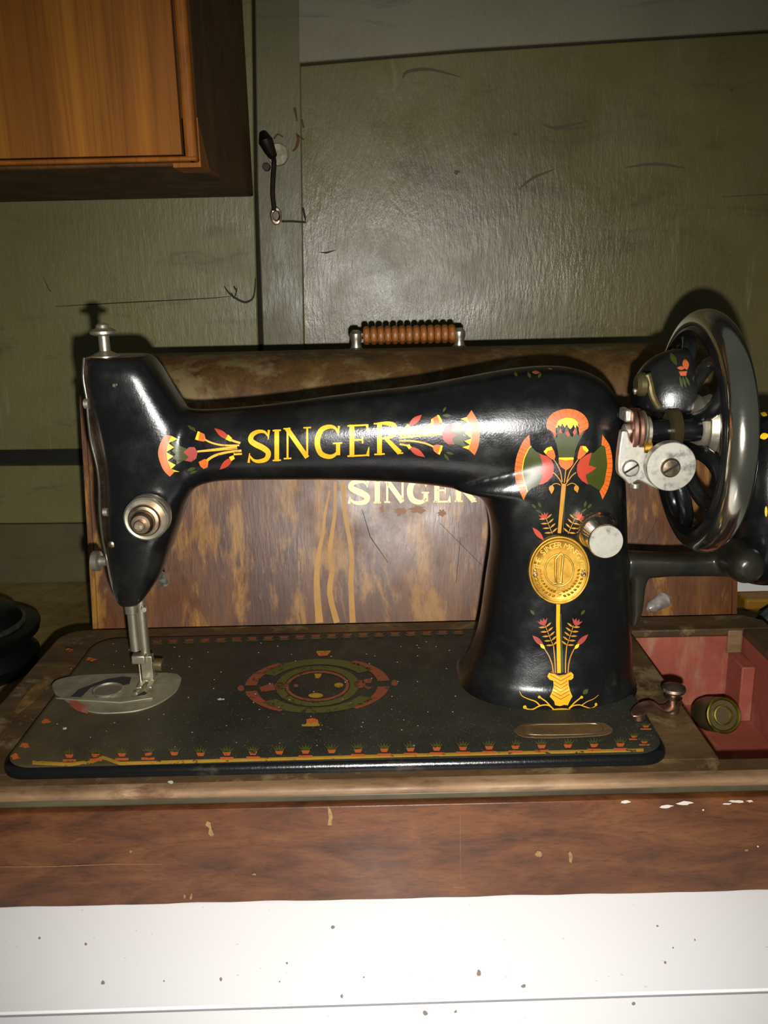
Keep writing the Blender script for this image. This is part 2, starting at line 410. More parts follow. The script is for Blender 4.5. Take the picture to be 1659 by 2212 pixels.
GL['N'] = [([(0.14,0.02),(0.14,0.97)], 0.07, 0.07, None), ([(0.12,0.97),(0.86,0.03)], 0.17, 0.17, None), ([(0.86,0.98),(0.86,0.03)], 0.07, 0.07, None),
           sf(0.12,0.97,0.26), sf(0.14,0.03,0.28), sf(0.86,0.97,0.28)]
GL['G'] = [(cat([(0.84,0.76),(0.72,0.93),(0.48,0.97),(0.22,0.86),(0.09,0.52),(0.20,0.16),(0.48,0.03),(0.70,0.06),(0.86,0.20)],4), 0.05, 0.07, 0.20),
           ([(0.84,0.68),(0.87,0.98)], 0.03, 0.08, None), ([(0.84,0.06),(0.84,0.44)], 0.15, 0.15, None), sf(0.82,0.44,0.34)]
GL['E'] = [([(0.24,0),(0.24,1)], 0.17, 0.17, None), ([(0.05,0.97),(0.88,0.97)], 0.06, 0.06, None), ([(0.05,0.03),(0.92,0.03)], 0.06, 0.06, None),
           ([(0.24,0.52),(0.68,0.52)], 0.06, 0.06, None), ([(0.88,0.99),(0.91,0.74)], 0.11, 0.03, None), ([(0.90,0.0),(0.96,0.28)], 0.12, 0.03, None), ([(0.69,0.40),(0.69,0.64)], 0.05, 0.05, None)]
GL['R'] = [([(0.22,0),(0.22,1)], 0.17, 0.17, None), (cat([(0.10,0.97),(0.45,0.97),(0.70,0.90),(0.75,0.73),(0.64,0.56),(0.26,0.50)],4), 0.05, 0.05, 0.17),
           ([(0.42,0.52),(0.92,0.04)], 0.12, 0.19, None), sf(0.22,0.03,0.36), sf(0.94,0.03,0.18), sf(0.12,0.97,0.2)]
def glyphs(word, boxes, bold=1.0):          # boxes: (x0, x1, ytop, ybottom) in pixels
    allg = []
    for ch, (x0, x1, yt, yb, sk) in zip(word, boxes):
        h = yb-yt; out = []; allg.append(out)
        for pts, a, b, m in GL[ch]:
            pp = [(x0+(x1-x0)*p[0], yb-h*p[1] - sk*(p[0]-0.5)*(x1-x0)) for p in pts]
            out += ribbon(pp, a*h*bold, b*h*bold, None if m is None else m*h*bold*1.0)
    return allg

# wall marks
wb = wall_bvh()
decal('rust_mark', [ribbon([(636,232),(640,250),(641,262)], 6, 3), ribbon(cat([(640,287),(644,300),(640,318),(632,327)],3), 3, 3, 7) + ribbon([(643,292),(657,302)], 4, 3),
      ribbon([(652,258),(656,276)],3,4), ribbon(cat([(592,300),(600,290),(612,296)],3),5,3)], rust.m, wb, wall, each=True)
decal('latch_mark', ribbon([(608,478),(632,478),(660,480),(659,470),(654,448)], 5, 5), crackw.m, wb, wall)
decal('paint_crack', [ribbon(cat([(484,618),(498,636),(520,650),(534,652),(548,640),(552,600)],4), 2, 2, 5) ,
      ribbon([(500,632),(505,645)],3,3), ribbon([(505,618),(512,630)],4,3), ribbon([(512,622),(508,640)],2,3),
      ribbon(cat([(94,598),(104,622),(110,630)],3), 1, 2), ribbon(cat([(120,662),(190,658),(300,652),(440,645),(500,640)],3),1,1,2.5), ribbon([(690,545),(705,546),(726,540)],1,1,4)], crackw.m, wb, wall, each=True)
decal('paint_crack', [ribbon(cat([(1350,362),(1400,355),(1440,356),(1480,364)],3),2,2,7), ribbon(cat([(1120,410),(1150,385),(1200,365)],3),1,1,6), ribbon([(1560,425),(1659,420),(1800,410)],2,5),
      ribbon(cat([(1170,268),(1195,276),(1225,272),(1270,262)],3),1,1,8), ribbon(cat([(870,170),(880,155),(930,150),(1000,168)],3),2,1,8), blob(1112,290,6,4), blob(986,372,6,5), blob(1580,196,5,4)], grimew.m, wb, wall, each=True)

# hanging cupboard, upper left
YC = 0.678
pc = W(425, 347, YC); top = W(405, 0, YC)
cup = thing('wall_cupboard', (pc.x-0.35, YW, pc.z), 'orange-brown veneered cupboard hanging on the wall at upper left', 'cupboard')
x1 = pc.x; z0 = pc.z; tiltx = 0.0
mk('cupboard_carcass', [box(x1-0.70, x1+0.0, YC+0.012, YW-0.004, z0-0.002, z0+0.42)], cupd.m, cup, bevel=0.002)
bx = W(388, 300, YC).x; bz = W(300, 334, YC).z
mk('door_panel', box(x1-0.68, bx, YC+0.004, YC+0.014, bz, z0+0.41), cupw.m, cup)
mk('bead', box(bx+0.0025, x1, YC, YC+0.013, z0, z0+0.42), beadw.m, cup, bevel=0.003)
mk('bead', box(x1-0.69, x1, YC-0.0005, YC+0.013, z0, bz-0.0015), beadw.m, cup, bevel=0.003)
mk('corner_block', extr([(x1+0.0005, YC+0.012, z0-0.003), (x1+0.0005, YC+0.05, z0-0.003), (x1+0.0005, YC+0.012, z0+0.03)], (-0.02,0,0)), beadw.m, cup)

# hook latch on the plank
hk = W(590, 340, YW)
hook = thing('wall_hook', (hk.x, YW-0.004, hk.z), 'blackened iron hook latch hanging on the painted plank', 'hook')
P = lambda x, y, d=0.0: W(x, y, YW-0.004-d)
mk('back_plate', cyl(P(601, 335, -0.002), (0,-1,0), 0.011, 0.006, 20), olds.m, hook)
mk('pivot_knob', tube([P(568,288,0.012), P(574,305,0.016), P(583,325,0.014), P(590,338,0.01)], [0.004,0.0075,0.006,0.0045], 14), ironm.m, hook)
mk('shank', tube([Vector(q) for q in cat([tuple(P(588,330,0.008)), tuple(P(592,350,0.012)), tuple(P(590,385,0.01)), tuple(P(589,420,0.008)), tuple(P(593,455,0.006))],5)], 0.0026, 10), ironm.m, hook)
c_ = P(596, 466, 0.006)
e_ = torus(c_, (0,1,0), 0.0045, 0.0016, 20, 8); e_ = ([Vector((v.x, v.y, c_.z+(v.z-c_.z)*1.5)) for v in e_[0]], e_[1])
mk('eye', e_, tarn.m, hook)
mk('staple', cyl(P(577,362,-0.002), (0,-1,0), 0.004, 0.008, 14), ironm.m, hook)

# ---------------------------------------------------------------- tables
YT = 0.668
tab = thing('white_table', (0.0, 0.35, -0.75), 'white laminate table the sewing machine stands on', 'table')
g0, g1 = WZ(0, 2192, 0), WZ(1659, 2140, 0)
gs = (g1.y-g0.y)/(g1.x-g0.x); gy = lambda x: g0.y+gs*(x-g0.x)
mk('plank', slab([(-0.75, gy(-0.75)+0.0010), (0.75, gy(0.75)+0.0010), (0.75, YT-0.003), (-0.75, YT-0.003)], -0.02, 0.0), white.m, tab, bevel=0.0008, seg=3)
mk('plank', slab([(-0.75, 0.05), (0.75, 0.05), (0.75, gy(0.75)-0.0010), (-0.75, gy(-0.75)-0.0010)], -0.02, 0.0), white.m, tab, bevel=0.0008, seg=3)
mk('joint_strip', slab([(-0.749, gy(-0.749)-0.0009), (0.749, gy(0.749)-0.0009), (0.749, gy(0.749)+0.0009), (-0.749, gy(-0.749)+0.0009)], -0.0195, -0.0012), greyj.m, tab, smooth=0)
tvb = bmesh.new(); v_, f_ = box(-0.75, 0.75, 0.05, 0.66, -0.01, 0.0); vs = [tvb.verts.new(q) for q in v_]; [tvb.faces.new([vs[i] for i in q]) for q in f_]
tvv = mkbvh(tvb); tvb.free()
decal('speck', [blob(x, y, a, b, 9, 0.3) for x, y, a, b in ((719,2003,4,4),(1035,2102,5,7),(1131,2131,5,4),(222,2124,5,5),(477,2116,3.5,4),(738,2153,3,4),(919,2190,5,6),(1437,2080,3,3),(1420,2001,2.5,2.5),(185,2040,3,3),(85,2027,3,3),(1369,2169,4,4),(984,2186,3,3),(620,2081,2.5,2.5),(1454,2048,2,2),(1501,2031,2,2),(604,2121,2,2),(786,2112,2,2),(354,2120,2,2))], speckm.m, tvv, tab, off=0.0002, each=True)
mk('apron', box(-0.72, 0.72, 0.08, YT-0.02, -0.08, -0.0205), white.m, tab)
for sx in (-1, 1):
    for yy in (0.08, YT-0.07): mk('leg', box(sx*0.70-0.02, sx*0.70+0.02, yy, yy+0.04, -0.75, -0.0805), white.m, tab)
shelf = mk('wooden_shelf', box(-1.1, 1.1, YT+0.001, YW-0.003, -0.03, -0.001), shelfw.m, loc=(0, 0.8, -0.03), bevel=0.002)
tag(shelf, 'grimy brown wooden shelf between white table and wall', 'shelf')

# ---------------------------------------------------------------- wooden base of the machine
ZB, ZD = 0.071, 0.0652          # deck level, underside of deck boards
YF = 0.424; YBK = WZ(829, 1345, ZB).y
XL = WZ(172, 1366, ZB).x - 0.012; XR = WZ(1650, 1350, ZB).x + 0.004
base = thing('machine_base', ((XL+XR)/2, (YF+YBK)/2, 0), 'long dark varnished wooden base box under the sewing machine', 'base')
XD0 = WZ(1384, 1392, ZB).x; XD1 = WZ(1556, 1640, ZB).x; XD = (XD0+XD1)/2
YCF = WZ(1600, 1642, ZB).y     # front edge of the storage well
YCB = WZ(1480, 1360, ZB).y     # back edge
XCR = XR-0.022
# front board with slightly wavy bottom
fb = []
n = 60
for k in range(n+1):
    x = XL-0.004+(XR-XL+0.008)*k/n; fb.append((x, YF, max(0.0, 0.0002+0.0003*math.sin(k*1.3)+0.0003*math.sin(k*0.37+1))))
fb += [(XR+0.004, YF, 0.0597), (XL-0.004, YF, 0.0597)]
mk('front_board', extr(fb, (0, 0.012, 0)), basew.m, base, bevel=0.0006)
mk('back_board', box(XL, XR, YBK-0.012, YBK, 0.0005, 0.0648), basew.m, base, bevel=0.001)
mk('end_board', box(XL, XL+0.012, YF+0.0125, YBK-0.0125, 0.0005, 0.0648), basew.m, base, bevel=0.001)
mk('end_board', box(XR-0.012, XR, YF+0.0125, YBK-0.0125, 0.0005, 0.0648), basew.m, base, bevel=0.001)
mk('moulding', box(XL-0.002, XR+0.002, YF+0.004, YF+0.012, 0.0599, 0.0648), darkw.m, base, bevel=0.0012)
# the deck: boards around the well
mk('deck', slab(rrect(XL-0.002, XD, YF+0.020, YBK, 0.02, corners=(0,0,1,0)), 0.0652, ZB), deckw.m, base, bevel=0.0015)
# rounded rubbed front nosing
nos = []
for k in range(9):
    a = math.radians(90+180*k/8); nos.append((YF+0.0035+0.0035*math.cos(a), 0.0681+0.0029*math.sin(a)))
nos += [(YF+0.0085, 0.0652), (YF+0.0085, ZB)]
mk('front_nosing', extr([(XL-0.003, y, z) for y, z in nos], (XR-XL+0.006, 0, 0)), edgew.m, base, smooth=60)
mk('front_rail', box(XL-0.003, XR+0.003, YF+0.0087, YF+0.0198, 0.0652, ZB), deckw.m, base)
mk('well_rim', slab([(XD+0.0006, YF+0.0203), (XR, YF+0.0203), (XR, YCF), (XD+0.0006, YCF)], 0.0652, ZB), deckw.m, base, bevel=0.001)
mk('well_rim', slab([(XD+0.0006, YCB), (XR, YCB), (XR, YBK-0.012), (XR-0.012, YBK), (XD+0.0006, YBK)], 0.0652, ZB), deckw.m, base, bevel=0.001)
mk('well_rim', slab([(XCR, YCF+0.0004), (XR, YCF+0.0004), (XR, YCB-0.0004), (XCR, YCB-0.0004)], 0.0652, ZB), deckw.m, base, bevel=0.001)
ZW = 0.008
mk('well_floor', box(XD-0.02, XCR+0.004, YCF-0.006, YCB+0.004, ZW-0.004, ZW), pink.m, base)
mk('well_wall', box(XD-0.02, XCR+0.004, YCB+0.0002, YCB+0.004, ZW, 0.0648), pink.m, base)
mk('well_wall', box(XCR+0.0002, XCR+0.004, YCF, YCB, ZW, 0.0648), pink.m, base)
mk('well_wall', box(XD-0.02, XCR+0.004, YCF-0.006, YCF-0.0004, ZW, 0.0648), pink.m, base)
mk('well_wall', box(XD-0.024, XD-0.0202, YCF-0.006, YCB+0.004, ZW, 0.0648), pink.m, base)
mk('corner_post', box(XCR-0.010, XCR, YCB-0.028, YCB-0.0005, ZW, 0.052), pink.m, base, bevel=0.001)
mk('corner_post', box(XCR-0.012, XCR-0.001, YCB-0.003, YCB+0.0, 0.052, 0.0705), edgew.m, base, bevel=0.001)
# nut, latch arm and thumbscrew
Q = lambda x, y, z: WZ(x, y, z)
t0 = Q(1452, 1538, ZB)
mk('latch_screw', [cyl(t0, (0,0,1), 0.0042, 0.003, 20), cyl(t0+Vector((0,0,0.003)), (0,0,1), 0.0028, 0.010, 16),
   lathe(t0+Vector((0,0,0.009)), (0,0,1), [(0,0.003),(0.001,0.0055),(0.0022,0.003),(0.0042,0.0027),(0.0052,0.0068),(0.0064,0.0074),(0.0080,0.0070),(0.0092,0.0045),(0.0096,0.001)], 28)], tarn.m, base)
ta = t0 + Vector((0, 0, 0.0055)); tb = Q(1385, 1532, 0.085)
arm = []; ld_ = Vector((tb.x-t0.x, tb.y-t0.y, 0)); 
for t, dz, wd in ((-0.28,0.0035,0.0025), (-0.18,0.0035,0.0050), (0.0,0.0035,0.0060), (0.2,0.0037,0.0050), (0.38,0.0060,0.0040), (0.55,0.0105,0.0036), (0.68,0.0128,0.0042), (0.85,0.0132,0.0060), (1.0,0.0132,0.0066), (1.15,0.0132,0.0058), (1.28,0.0132,0.0025)):
    q = Vector((t0.x, t0.y, ZB)) + ld_*t + Vector((0, 0, dz))
    arm.append([q+Vector((0,-wd,0)), q+Vector((0,wd,0)), q+Vector((0,wd,0.0014)), q+Vector((0,-wd,0.0014))])
mk('latch_arm', loft(arm), copper.m, base, smooth=50, bevel=0.0004)
mk('latch_stud', cyl(Vector((tb.x-0.001, tb.y+0.001, 0.0779)), (0,0,1), 0.0036, 0.0063, 18), tarn.m, base)
fbm = bmesh.new(); v_, f_ = box(XL, XR, YF, YF+0.001, 0, 0.0597)
vs = [fbm.verts.new(q) for q in v_]; [fbm.faces.new([vs[i] for i in q]) for q in f_]
fbv = mkbvh(fbm); fbm.free()
decal('paint_chip', [blob(1352,1731,13,3), blob(1440,1742,14,3.5), blob(1478,1734,17,3.5), blob(1590,1731,15,3), blob(1570,1736,8,2.5), blob(1620,1730,7,2), blob(1519,1749,2,2), blob(1637,1828,2,2)], chip.m, fbv, base, off=0.0003, kind='stuff')
decal('ochre_chip', [[(708,1742),(714,1746),(719,1762),(716,1782),(708,1782),(710,1764)], [(447,1773),(455,1776),(457,1790),(463,1803),(456,1806),(450,1800),(452,1788),(444,1782)], blob(686,1732,6,4), blob(399,1936,2,7), blob(413,1936,2.4,7), blob(283,1838,3,3), blob(550,1888,4,3), blob(1612,1836,4,3), blob(1232,1852,5,10), blob(1164,1845,6,8)], chipo.m, fbv, base, off=0.0003, kind='stuff')
decal('scratch', [ribbon([(-80,1873),(0,1872),(120,1871),(240,1866),(350,1866)], 1.0, 0.6, 1.6), ribbon([(994,1760),(995,1900)], .6, .6)], chipo.m, fbv, base, off=0.0003, each=True)
# yellow worn patch and a white fleck on the deck
dkb = bmesh.new(); v_, f_ = box(XL, XR, YF, YBK, ZB-0.001, ZB); vs = [dkb.verts.new(q) for q in v_]; [dkb.faces.new([vs[i] for i in q]) for q in f_]
dkv = mkbvh(dkb); dkb.free()
decal('worn_patch', [ribbon(cat([(102,1470),(84,1488),(60,1514),(34,1540)],4), 12, 8, 24)], wornp.m, dkv, base, off=0.0003, each=True)
decal('fleck', [blob(369,1691,6,3.5,10,0.2), blob(820,1343,3,2)], chip.m, dkv, base, off=0.0004, each=True)

# ring-ended tube lying in the well
tc_ = W(1563, 1545, 0.50); tcn = WZ(1563, 1585, ZW)
RT = 0.0122
tl = Vector((tcn.x+0.001, 0.478, ZW+RT))
tl = Vector((WX(1563, 1545, tcn.x).x, 0, 0)) if False else None
d_ = ray(1563, 1545); tz = ZW + RT + 0.012; tpos = CP + d_*((tz-CAMZ)/d_.z)
ax = Vector((-0.12, 0.9, -0.42)).normalized()
tub = thing('bobbin_tube', (tpos.x, tpos.y, ZW), 'dull brass-rimmed metal tube lying in the pink storage well', 'tube')
mk('barrel', lathe(tpos, ax, [(0.001,0.0118),(0.002,0.0124),(0.020,0.0124),(0.021,0.0118),(0.026,0.0116),(0.027,0.010)], 36), darksteel.m, tub)
mk('end_ring', lathe(tpos, ax, [(0.002,0.0126),(-0.0008,0.0126),(-0.0014,0.0118),(-0.0004,0.0108),(0.0015,0.0100),(0.0015,0.0074),(-0.0004,0.0070),(-0.0006,0.0062),(0.002,0.0056),(0.004,0.0054)], 40, 0, False), steel('old_brass', (150,138,60), 0.35, 60, (50,46,18), 0.7).m, tub)

# ---------------------------------------------------------------- carrying case behind
case = thing('carrying_case', (0.022, 0.78, 0.0), 'brown wooden carrying case with cream lettering leaning against the wall behind', 'case')
LEAN = math.radians(9.0); YC0 = 0.672; HC = 0.256
XCL, XCRt = -0.238, 0.284
def cs(y, z):     # case section coordinates -> world y, z
    return YC0 + y*math.cos(LEAN) + z*math.sin(LEAN), z*math.cos(LEAN) - y*math.sin(LEAN) + 0.0
def casepoly(x, y0, z0, extra=0.0):
    sec = [(0.0-extra, 0.0)]
    Hs = HC-0.046; D = 0.21
    for k in range(0, 17):
        a = math.radians(180-180*k/16); e = 2/2.3
        c, s_ = math.cos(a), math.sin(a)
        sec.append((D/2 + (D/2+extra)*math.copysign(abs(c)**e, c), Hs + (0.046+extra)*abs(s_)**e))
    sec.append((D+extra, 0.0))
    return [Vector((x,)+cs(*q)) for q in sec]
low = 0.21*math.sin(LEAN)
def lift(pl, ext):
    V, f = extr(pl, ext); return [v+Vector((0,0,low)) for v in V], f
shell = mk('case_shell', lift(casepoly(XCL+0.004, 0, 0), (XCRt-XCL-0.008, 0, 0)), casew.m, case, smooth=25)
me = shell.data; me.materials.append(casetop.m)
for p in me.polygons:
    if p.center.z > 0.222 and abs(p.normal.x) < 0.5: p.material_index = 1
mk('end_trim', lift(casepoly(XCL, 0, 0, 0.0015), (0.0038, 0, 0)), casew.m, case, smooth=25)
mk('end_trim', lift(casepoly(XCRt-0.0038, 0, 0, 0.0015), (0.0038, 0, 0)), casew.m, case, smooth=25)
bm = bmesh.new(); bm.from_mesh(me); bm.transform(Matrix.Translation(ORG[case.name])); cbv = mkbvh(bm); bm.free()
decal('letter', glyphs('SINGER', [(751,801,1038,1088,0),(806,824,1037,1087,0),(830,876,1036,1086,0),(881,927,1036,1086,0),(934,974,1035,1085,0),(980,1028,1034,1084,0)], 1.3), cream, cbv, case, off=0.0004, label='cream painted letter', each=True)
drip = [ribbon(cat([(724,1040),(724,1095),(722,1120),(716,1160),(712,1200),(718,1230),(712,1280),(728,1345)],3), 7, 13, 9), ribbon(cat([(740,1040),(743,1075),(745,1110),(754,1160),(760,1200),(758,1260),(762,1345)],3), 10, 13, 9),
   ribbon(cat([(712,1060),(702,1110),(698,1150),(688,1200),(684,1260),(690,1345)],3), 5, 17, 8)]
decal('drip_stain', drip, stain.m, cbv, case, off=0.0003, each=True)
decal('wear_stain', [blob(865,1104,13,8,22), blob(902,1100,15,9,22), blob(955,1108,9,7,18), blob(826,1100,4,9,14)], stain2.m, cbv, case, off=0.0003, each=True)
decal('scratch', [ribbon([(782,1100),(800,1160),(838,1215)], .8, .8, 1.6), ribbon([(950,1130),(1040,1220)], .8, .8, 1.4), ribbon([(1420,1120),(1380,1200)],.8,.6), ribbon([(995,1160),(985,1260)],.8,.8)], cracks.m, cbv, case, off=0.0003, each=True)
# handle
hy, hz = cs(0.105, HC); hz += low
def hx(px): return W(px, 725, hy).x
hp = hx(769), hx(992)
zt = W(880, 700, hy).z - hz
hd = mk('handle', tube([(hp[0], hy, hz+0.013), (hp[1], hy, hz+0.013)], 0.003, 10), tarn.m, case)
for xx in hp:
    mk('end_post', [lathe((xx, hy, hz-0.002), (0,0,1), [(0,0.0075),(0.002,0.0075),(0.004,0.005),(0.008,0.0042),(0.012,0.0055),(0.0165,0.0055),(0.0195,0.003)], 20)], nickel.m, hd)
ring = None; NR = 13
xs = [hx(792)+(hx(976)-hx(792))*k/(NR-1) for k in range(NR)]; pit = xs[1]-xs[0]
for k, xx in enumerate(xs):
    if ring is None:
        ring = mk('grip_ring', lathe((xx, hy, hz+0.0125), (1,0,0), [(-pit*0.48,0.0062),(-pit*0.40,0.0074),(-pit*0.18,0.0084),(pit*0.18,0.0084),(pit*0.40,0.0074),(pit*0.48,0.0062)], 20), grip.m, hd)
    else:
        r2 = ring.copy(); COL.objects.link(r2); r2.location.x = xx-xs[0]

# ---------------------------------------------------------------- the sewing machine
YA = 0.545; ZBED = 0.0777
sm = thing('sewing_machine', (-0.02, YA, ZB), 'black enamelled antique sewing machine with gold lettering and lotus decoration', 'sewing machine')
def wx(px, py, Y=YA): return W(px, py, Y).x
def wz(px, py, Y=YA): return W(px, py, Y).z
def sup(cx, cz, hx_, hz_, cy, hy_, n, plane, e=2.3, k=40):
    pts = []
    for i in range(k):
        a = 2*math.pi*i/k; c, s = math.cos(a), math.sin(a)
        u = math.copysign(abs(c)**(2/e), c); v = math.copysign(abs(s)**(2/e), s)
        if plane == 'X': pts.append(Vector((cx, cy+hy_*u, cz+hz_*v)))
        else: pts.append(Vector((cx+hx_*u, cy+hy_*v, cz)))
    return pts
# arm: sections square to X, edges read off the outline
a_top = [(330,905),(370,893),(400,882),(440,885),(520,880),(600,872),(700,858),(800,845),(900,833),(1000,815),(1100,797),(1180,790),(1240,796),(1290,817),(1318,845),(1334,880),(1342,930)]
a_bot = [(330,1110),(370,1075),(400,1062),(430,1046),(470,1037),(560,1034),(700,1034),(800,1036),(900,1042),(1000,1056),(1100,1080),(1200,1090),(1300,1085),(1330,1060),(1342,1020)]
a_hd = [(330,0.021),(420,0.021),(600,0.0225),(900,0.026),(1100,0.030),(1250,0.032),(1310,0.028),(1334,0.020),(1342,0.012)]
rings = []
for k in range(61):
    px = 330+(1342-330)*k/60
    if k > 52: px = 1342-(1342-330)*8/60*((60-k)/8)**1.6
    yt, yb = smooth_tab(a_top, px), smooth_tab(a_bot, px); ym = (yt+yb)/2
    x = wx(px, ym); zt_, zb_ = wz(px, yt), wz(px, yb)
    rings.append(sup(x, (zt_+zb_)/2, 0, (zt_-zb_)/2, YA, interp(a_hd, px), 0, 'X', 2.25))
armv = loft(rings)
p_l = [(880,1150),(930,1100),(1000,1030),(1030,975),(1045,975),(1056,1018),(1072,1040),(1100,1053),(1140,1060),(1180,1060),(1250,1050),(1330,1039),(1380,1028),(1420,1012),(1445,996),(1468,976),(1500,960)]
p_r = [(880,1325),(920,1341),(1000,1345),(1100,1348),(1200,1351),(1300,1355),(1400,1358),(1460,1360),(1500,1364)]
p_hd = [(880,0.022),(950,0.030),(1050,0.033),(1200,0.033),(1350,0.037),(1430,0.043),(1450,0.0495),(1468,0.0560),(1500,0.060)]
rings = []
for k in range(61):
    py = 880+(1500-880)*k/60
    xl, xr = smooth_tab(p_l, py), smooth_tab(p_r, py)
    z = wz((xl+xr)/2, py); a, b = wx(xl, py), wx(xr, py)
    rings.append(sup((a+b)/2, max(z, ZBED-0.001), (b-a)/2, 0, YA, interp(p_hd, py), 0, 'Z', 2.5, 48))
z_end = rings[-1][0].z
rings.append([Vector((p.x, p.y, ZBED-0.002)) for p in rings[-1]]) if z_end > ZBED-0.0019 else None
pilv = loft(rings)
h_l = [(768,188),(800,190),(860,196),(900,207),(960,220),(1000,228),(1060,232),(1120,234),(1200,237),(1250,243),(1285,255),(1300,262)]
h_r = [(768,318),(776,330),(800,348),(840,372),(880,398),(920,420),(1000,432),(1050,424),(1080,408),(1120,394),(1190,368),(1240,348),(1275,325),(1300,306)]
h_hd = [(768,0.020),(800,0.023),(1000,0.0245),(1150,0.023),(1260,0.016),(1300,0.011)]
rings = []
for k in range(55):
    py = 768+(1300-768)*k/54
    xl, xr = smooth_tab(h_l, py), smooth_tab(h_r, py)
    z = wz((xl+xr)/2, py); a, b = wx(xl, py), wx(xr, py)
    rings.append(sup((a+b)/2, z, (b-a)/2, 0, YA, interp(h_hd, py), 0, 'Z', 3.0, 44))
headv = loft(rings)
def remeshed(name, parts, mat, parent, vox=0.0013, sm_it=10):
    o = mk(name+'_src', parts, None, None, smooth=0)
    r = o.modifiers.new('r', 'REMESH'); r.mode = 'VOXEL'; r.voxel_size = vox
    s = o.modifiers.new('s', 'SMOOTH'); s.iterations = sm_it; s.factor = 0.6
    dg = bpy.context.evaluated_depsgraph_get(); dg.update()
    me = bpy.data.meshes.new_from_object(o.evaluated_get(dg)); bpy.data.objects.remove(o)
    bm = bmesh.new(); bm.from_mesh(me); b = mkbvh(bm); bm.free()
    me.shade_smooth(); me.name = name
    return link(name, me, mat, parent), b
body, bbv = remeshed('machine_arm', [armv, pilv, headv], enamel.m, sm)

# bed plate
bfl = WZ(4, 1655, ZBED-0.004); bfr = WZ(1444, 1625, ZBED-0.004)
BX0, BX1 = bfl.x, bfr.x; BY0 = WZ(700, 1667, ZB+0.001).y; BY1 = WZ(700, 1366, ZBED).y + 0.002
prof = [(0.0, ZB+0.0003), (0.0, ZBED-0.0040), (0.0008, ZBED-0.0022), (0.0026, ZBED-0.0006), (0.005, ZBED), ]
rings = []
for ins, z in prof: rings.append([Vector((x, y, z)) for x, y in rrect(BX0+ins, BX1-ins, BY0+ins, BY1-ins, 0.017, 8)])
bed = mk('bed_plate', loft(rings, True), lip.m, sm, smooth=40)
bed.data.materials.append(dustb.m)
for p in bed.data.polygons:
    if p.normal.z > 0.97: p.material_index = 1
bm = bmesh.new(); bm.from_mesh(bed.data); bm.transform(Matrix.Translation(ORG[sm.name])); dbv = mkbvh(bm); bm.free()

# ---- decoration on the arm
c4 = lambda x, y: (300+x/2.074, 850+y/2.074)
decal('letter', glyphs('SINGER', [(534,588,930,998,0.05),(588,608,928,996,0.05),(613,672,923,991,0.05),(680,740,920,988,0.05),(748,799,917,986,0.05),(806,869,912,982,0.05)], 0.88), gold, bbv, sm, label='gold letter', each=True)
decal('sun_rays', [], gold, bbv, sm) if False else None
def fan(arc_o, arc_i, nt, tip, mats):
    out = band(arc_o, arc_i); return out
# left bouquet
lo_ = cat([(118,184),(96,222),(86,268),(96,310),(112,345),(138,372)],3); li_ = cat([(146,190),(130,222),(122,262),(128,300),(144,338),(160,350)],3)
decal('lotus_petals', band(lo_, li_), orange, bbv, sm, c4)
tri = [[li_[k], li_[min(k+3, len(li_)-1)], (li_[k+1][0]+32, li_[k+1][1]+6)] for k in range(0, len(li_)-2, 3)]
decal('lotus_teeth', tri, yellow, bbv, sm, c4, off=0.0003, kind='stuff')
decal('lotus_calyx', [[(150,198),(178,232),(220,250),(250,262),(240,298),(200,300),(168,318),(168,300),(150,290),(164,272),(148,258),(160,240),(146,225)]], green, bbv, sm, c4, off=0.0002)
decal('lotus_heart', [[(200,262),(226,240),(250,240),(264,262),(258,290),(236,306),(206,300),(224,284)]], rose, bbv, sm, c4, off=0.0004)
st = ribbon([(262,260),(330,252),(440,238)], 9, 9) + ribbon([(262,262),(340,256),(442,247)],4,4)
st += ribbon(cat([(292,205),(330,222),(380,232),(450,232)],4), 8, 8) + ribbon(cat([(302,302),(340,278),(400,262),(460,256)],4), 12, 10) + ribbon([(405,205),(430,215),(455,222)], 10, 10) + ribbon([(425,272),(462,270)],10,8)
decal('bouquet_stems', st, gold_w, bbv, sm, c4)
decal('bouquet_buds', [[(255,200),(266,170),(294,182),(300,205),(292,216),(262,210)], [(268,306),(296,292),(312,305),(308,330),(290,337),(276,326)]], orange, bbv, sm, c4, each=True)
decal('bud_cups', [[(252,206),(264,170),(274,172),(266,210)], [(388,205),(400,184),(418,200),(412,216)], [(404,284),(424,276),(430,292),(414,302)]], yellow, bbv, sm, c4, off=0.0003, kind='stuff')
decal('bouquet_leaves', [leaf((338,156),(412,210),13), leaf((362,340),(424,284),14)], red, bbv, sm, c4, each=True)
decal('green_sprigs', [leaf((218,142),(250,168),6), leaf((240,150),(256,175),5), leaf((215,345),(255,332),8), leaf((225,358),(262,345),6)], green, bbv, sm, c4, kind='stuff')
# right bouquet
ro_ = cat([(1490,75),(1512,112),(1526,160),(1526,205),(1518,245),(1504,276)],3); ri_ = cat([(1468,106),(1482,130),(1490,165),(1492,200),(1484,230),(1476,250)],3)
decal('lotus_petals', band(ro_, ri_), orange, bbv, sm, c4)
tri = [[ri_[k], ri_[min(k+3, len(ri_)-1)], (ri_[k+1][0]-32, ri_[k+1][1]+2)] for k in range(0, len(ri_)-2, 3)]
decal('lotus_teeth', tri, yellow, bbv, sm, c4, off=0.0003, kind='stuff')
decal('lotus_calyx', [[(1464,112),(1440,138),(1404,150),(1380,160),(1392,190),(1404,222),(1440,232),(1462,244),(1466,232),(1452,214),(1470,200),(1452,185),(1470,165),(1455,150),(1466,130)]], green, bbv, sm, c4, off=0.0002)
decal('lotus_heart', [[(1406,132),(1376,146),(1358,176),(1362,206),(1384,226),(1414,228),(1402,200),(1424,186),(1400,172)]], rose, bbv, sm, c4, off=0.0004)
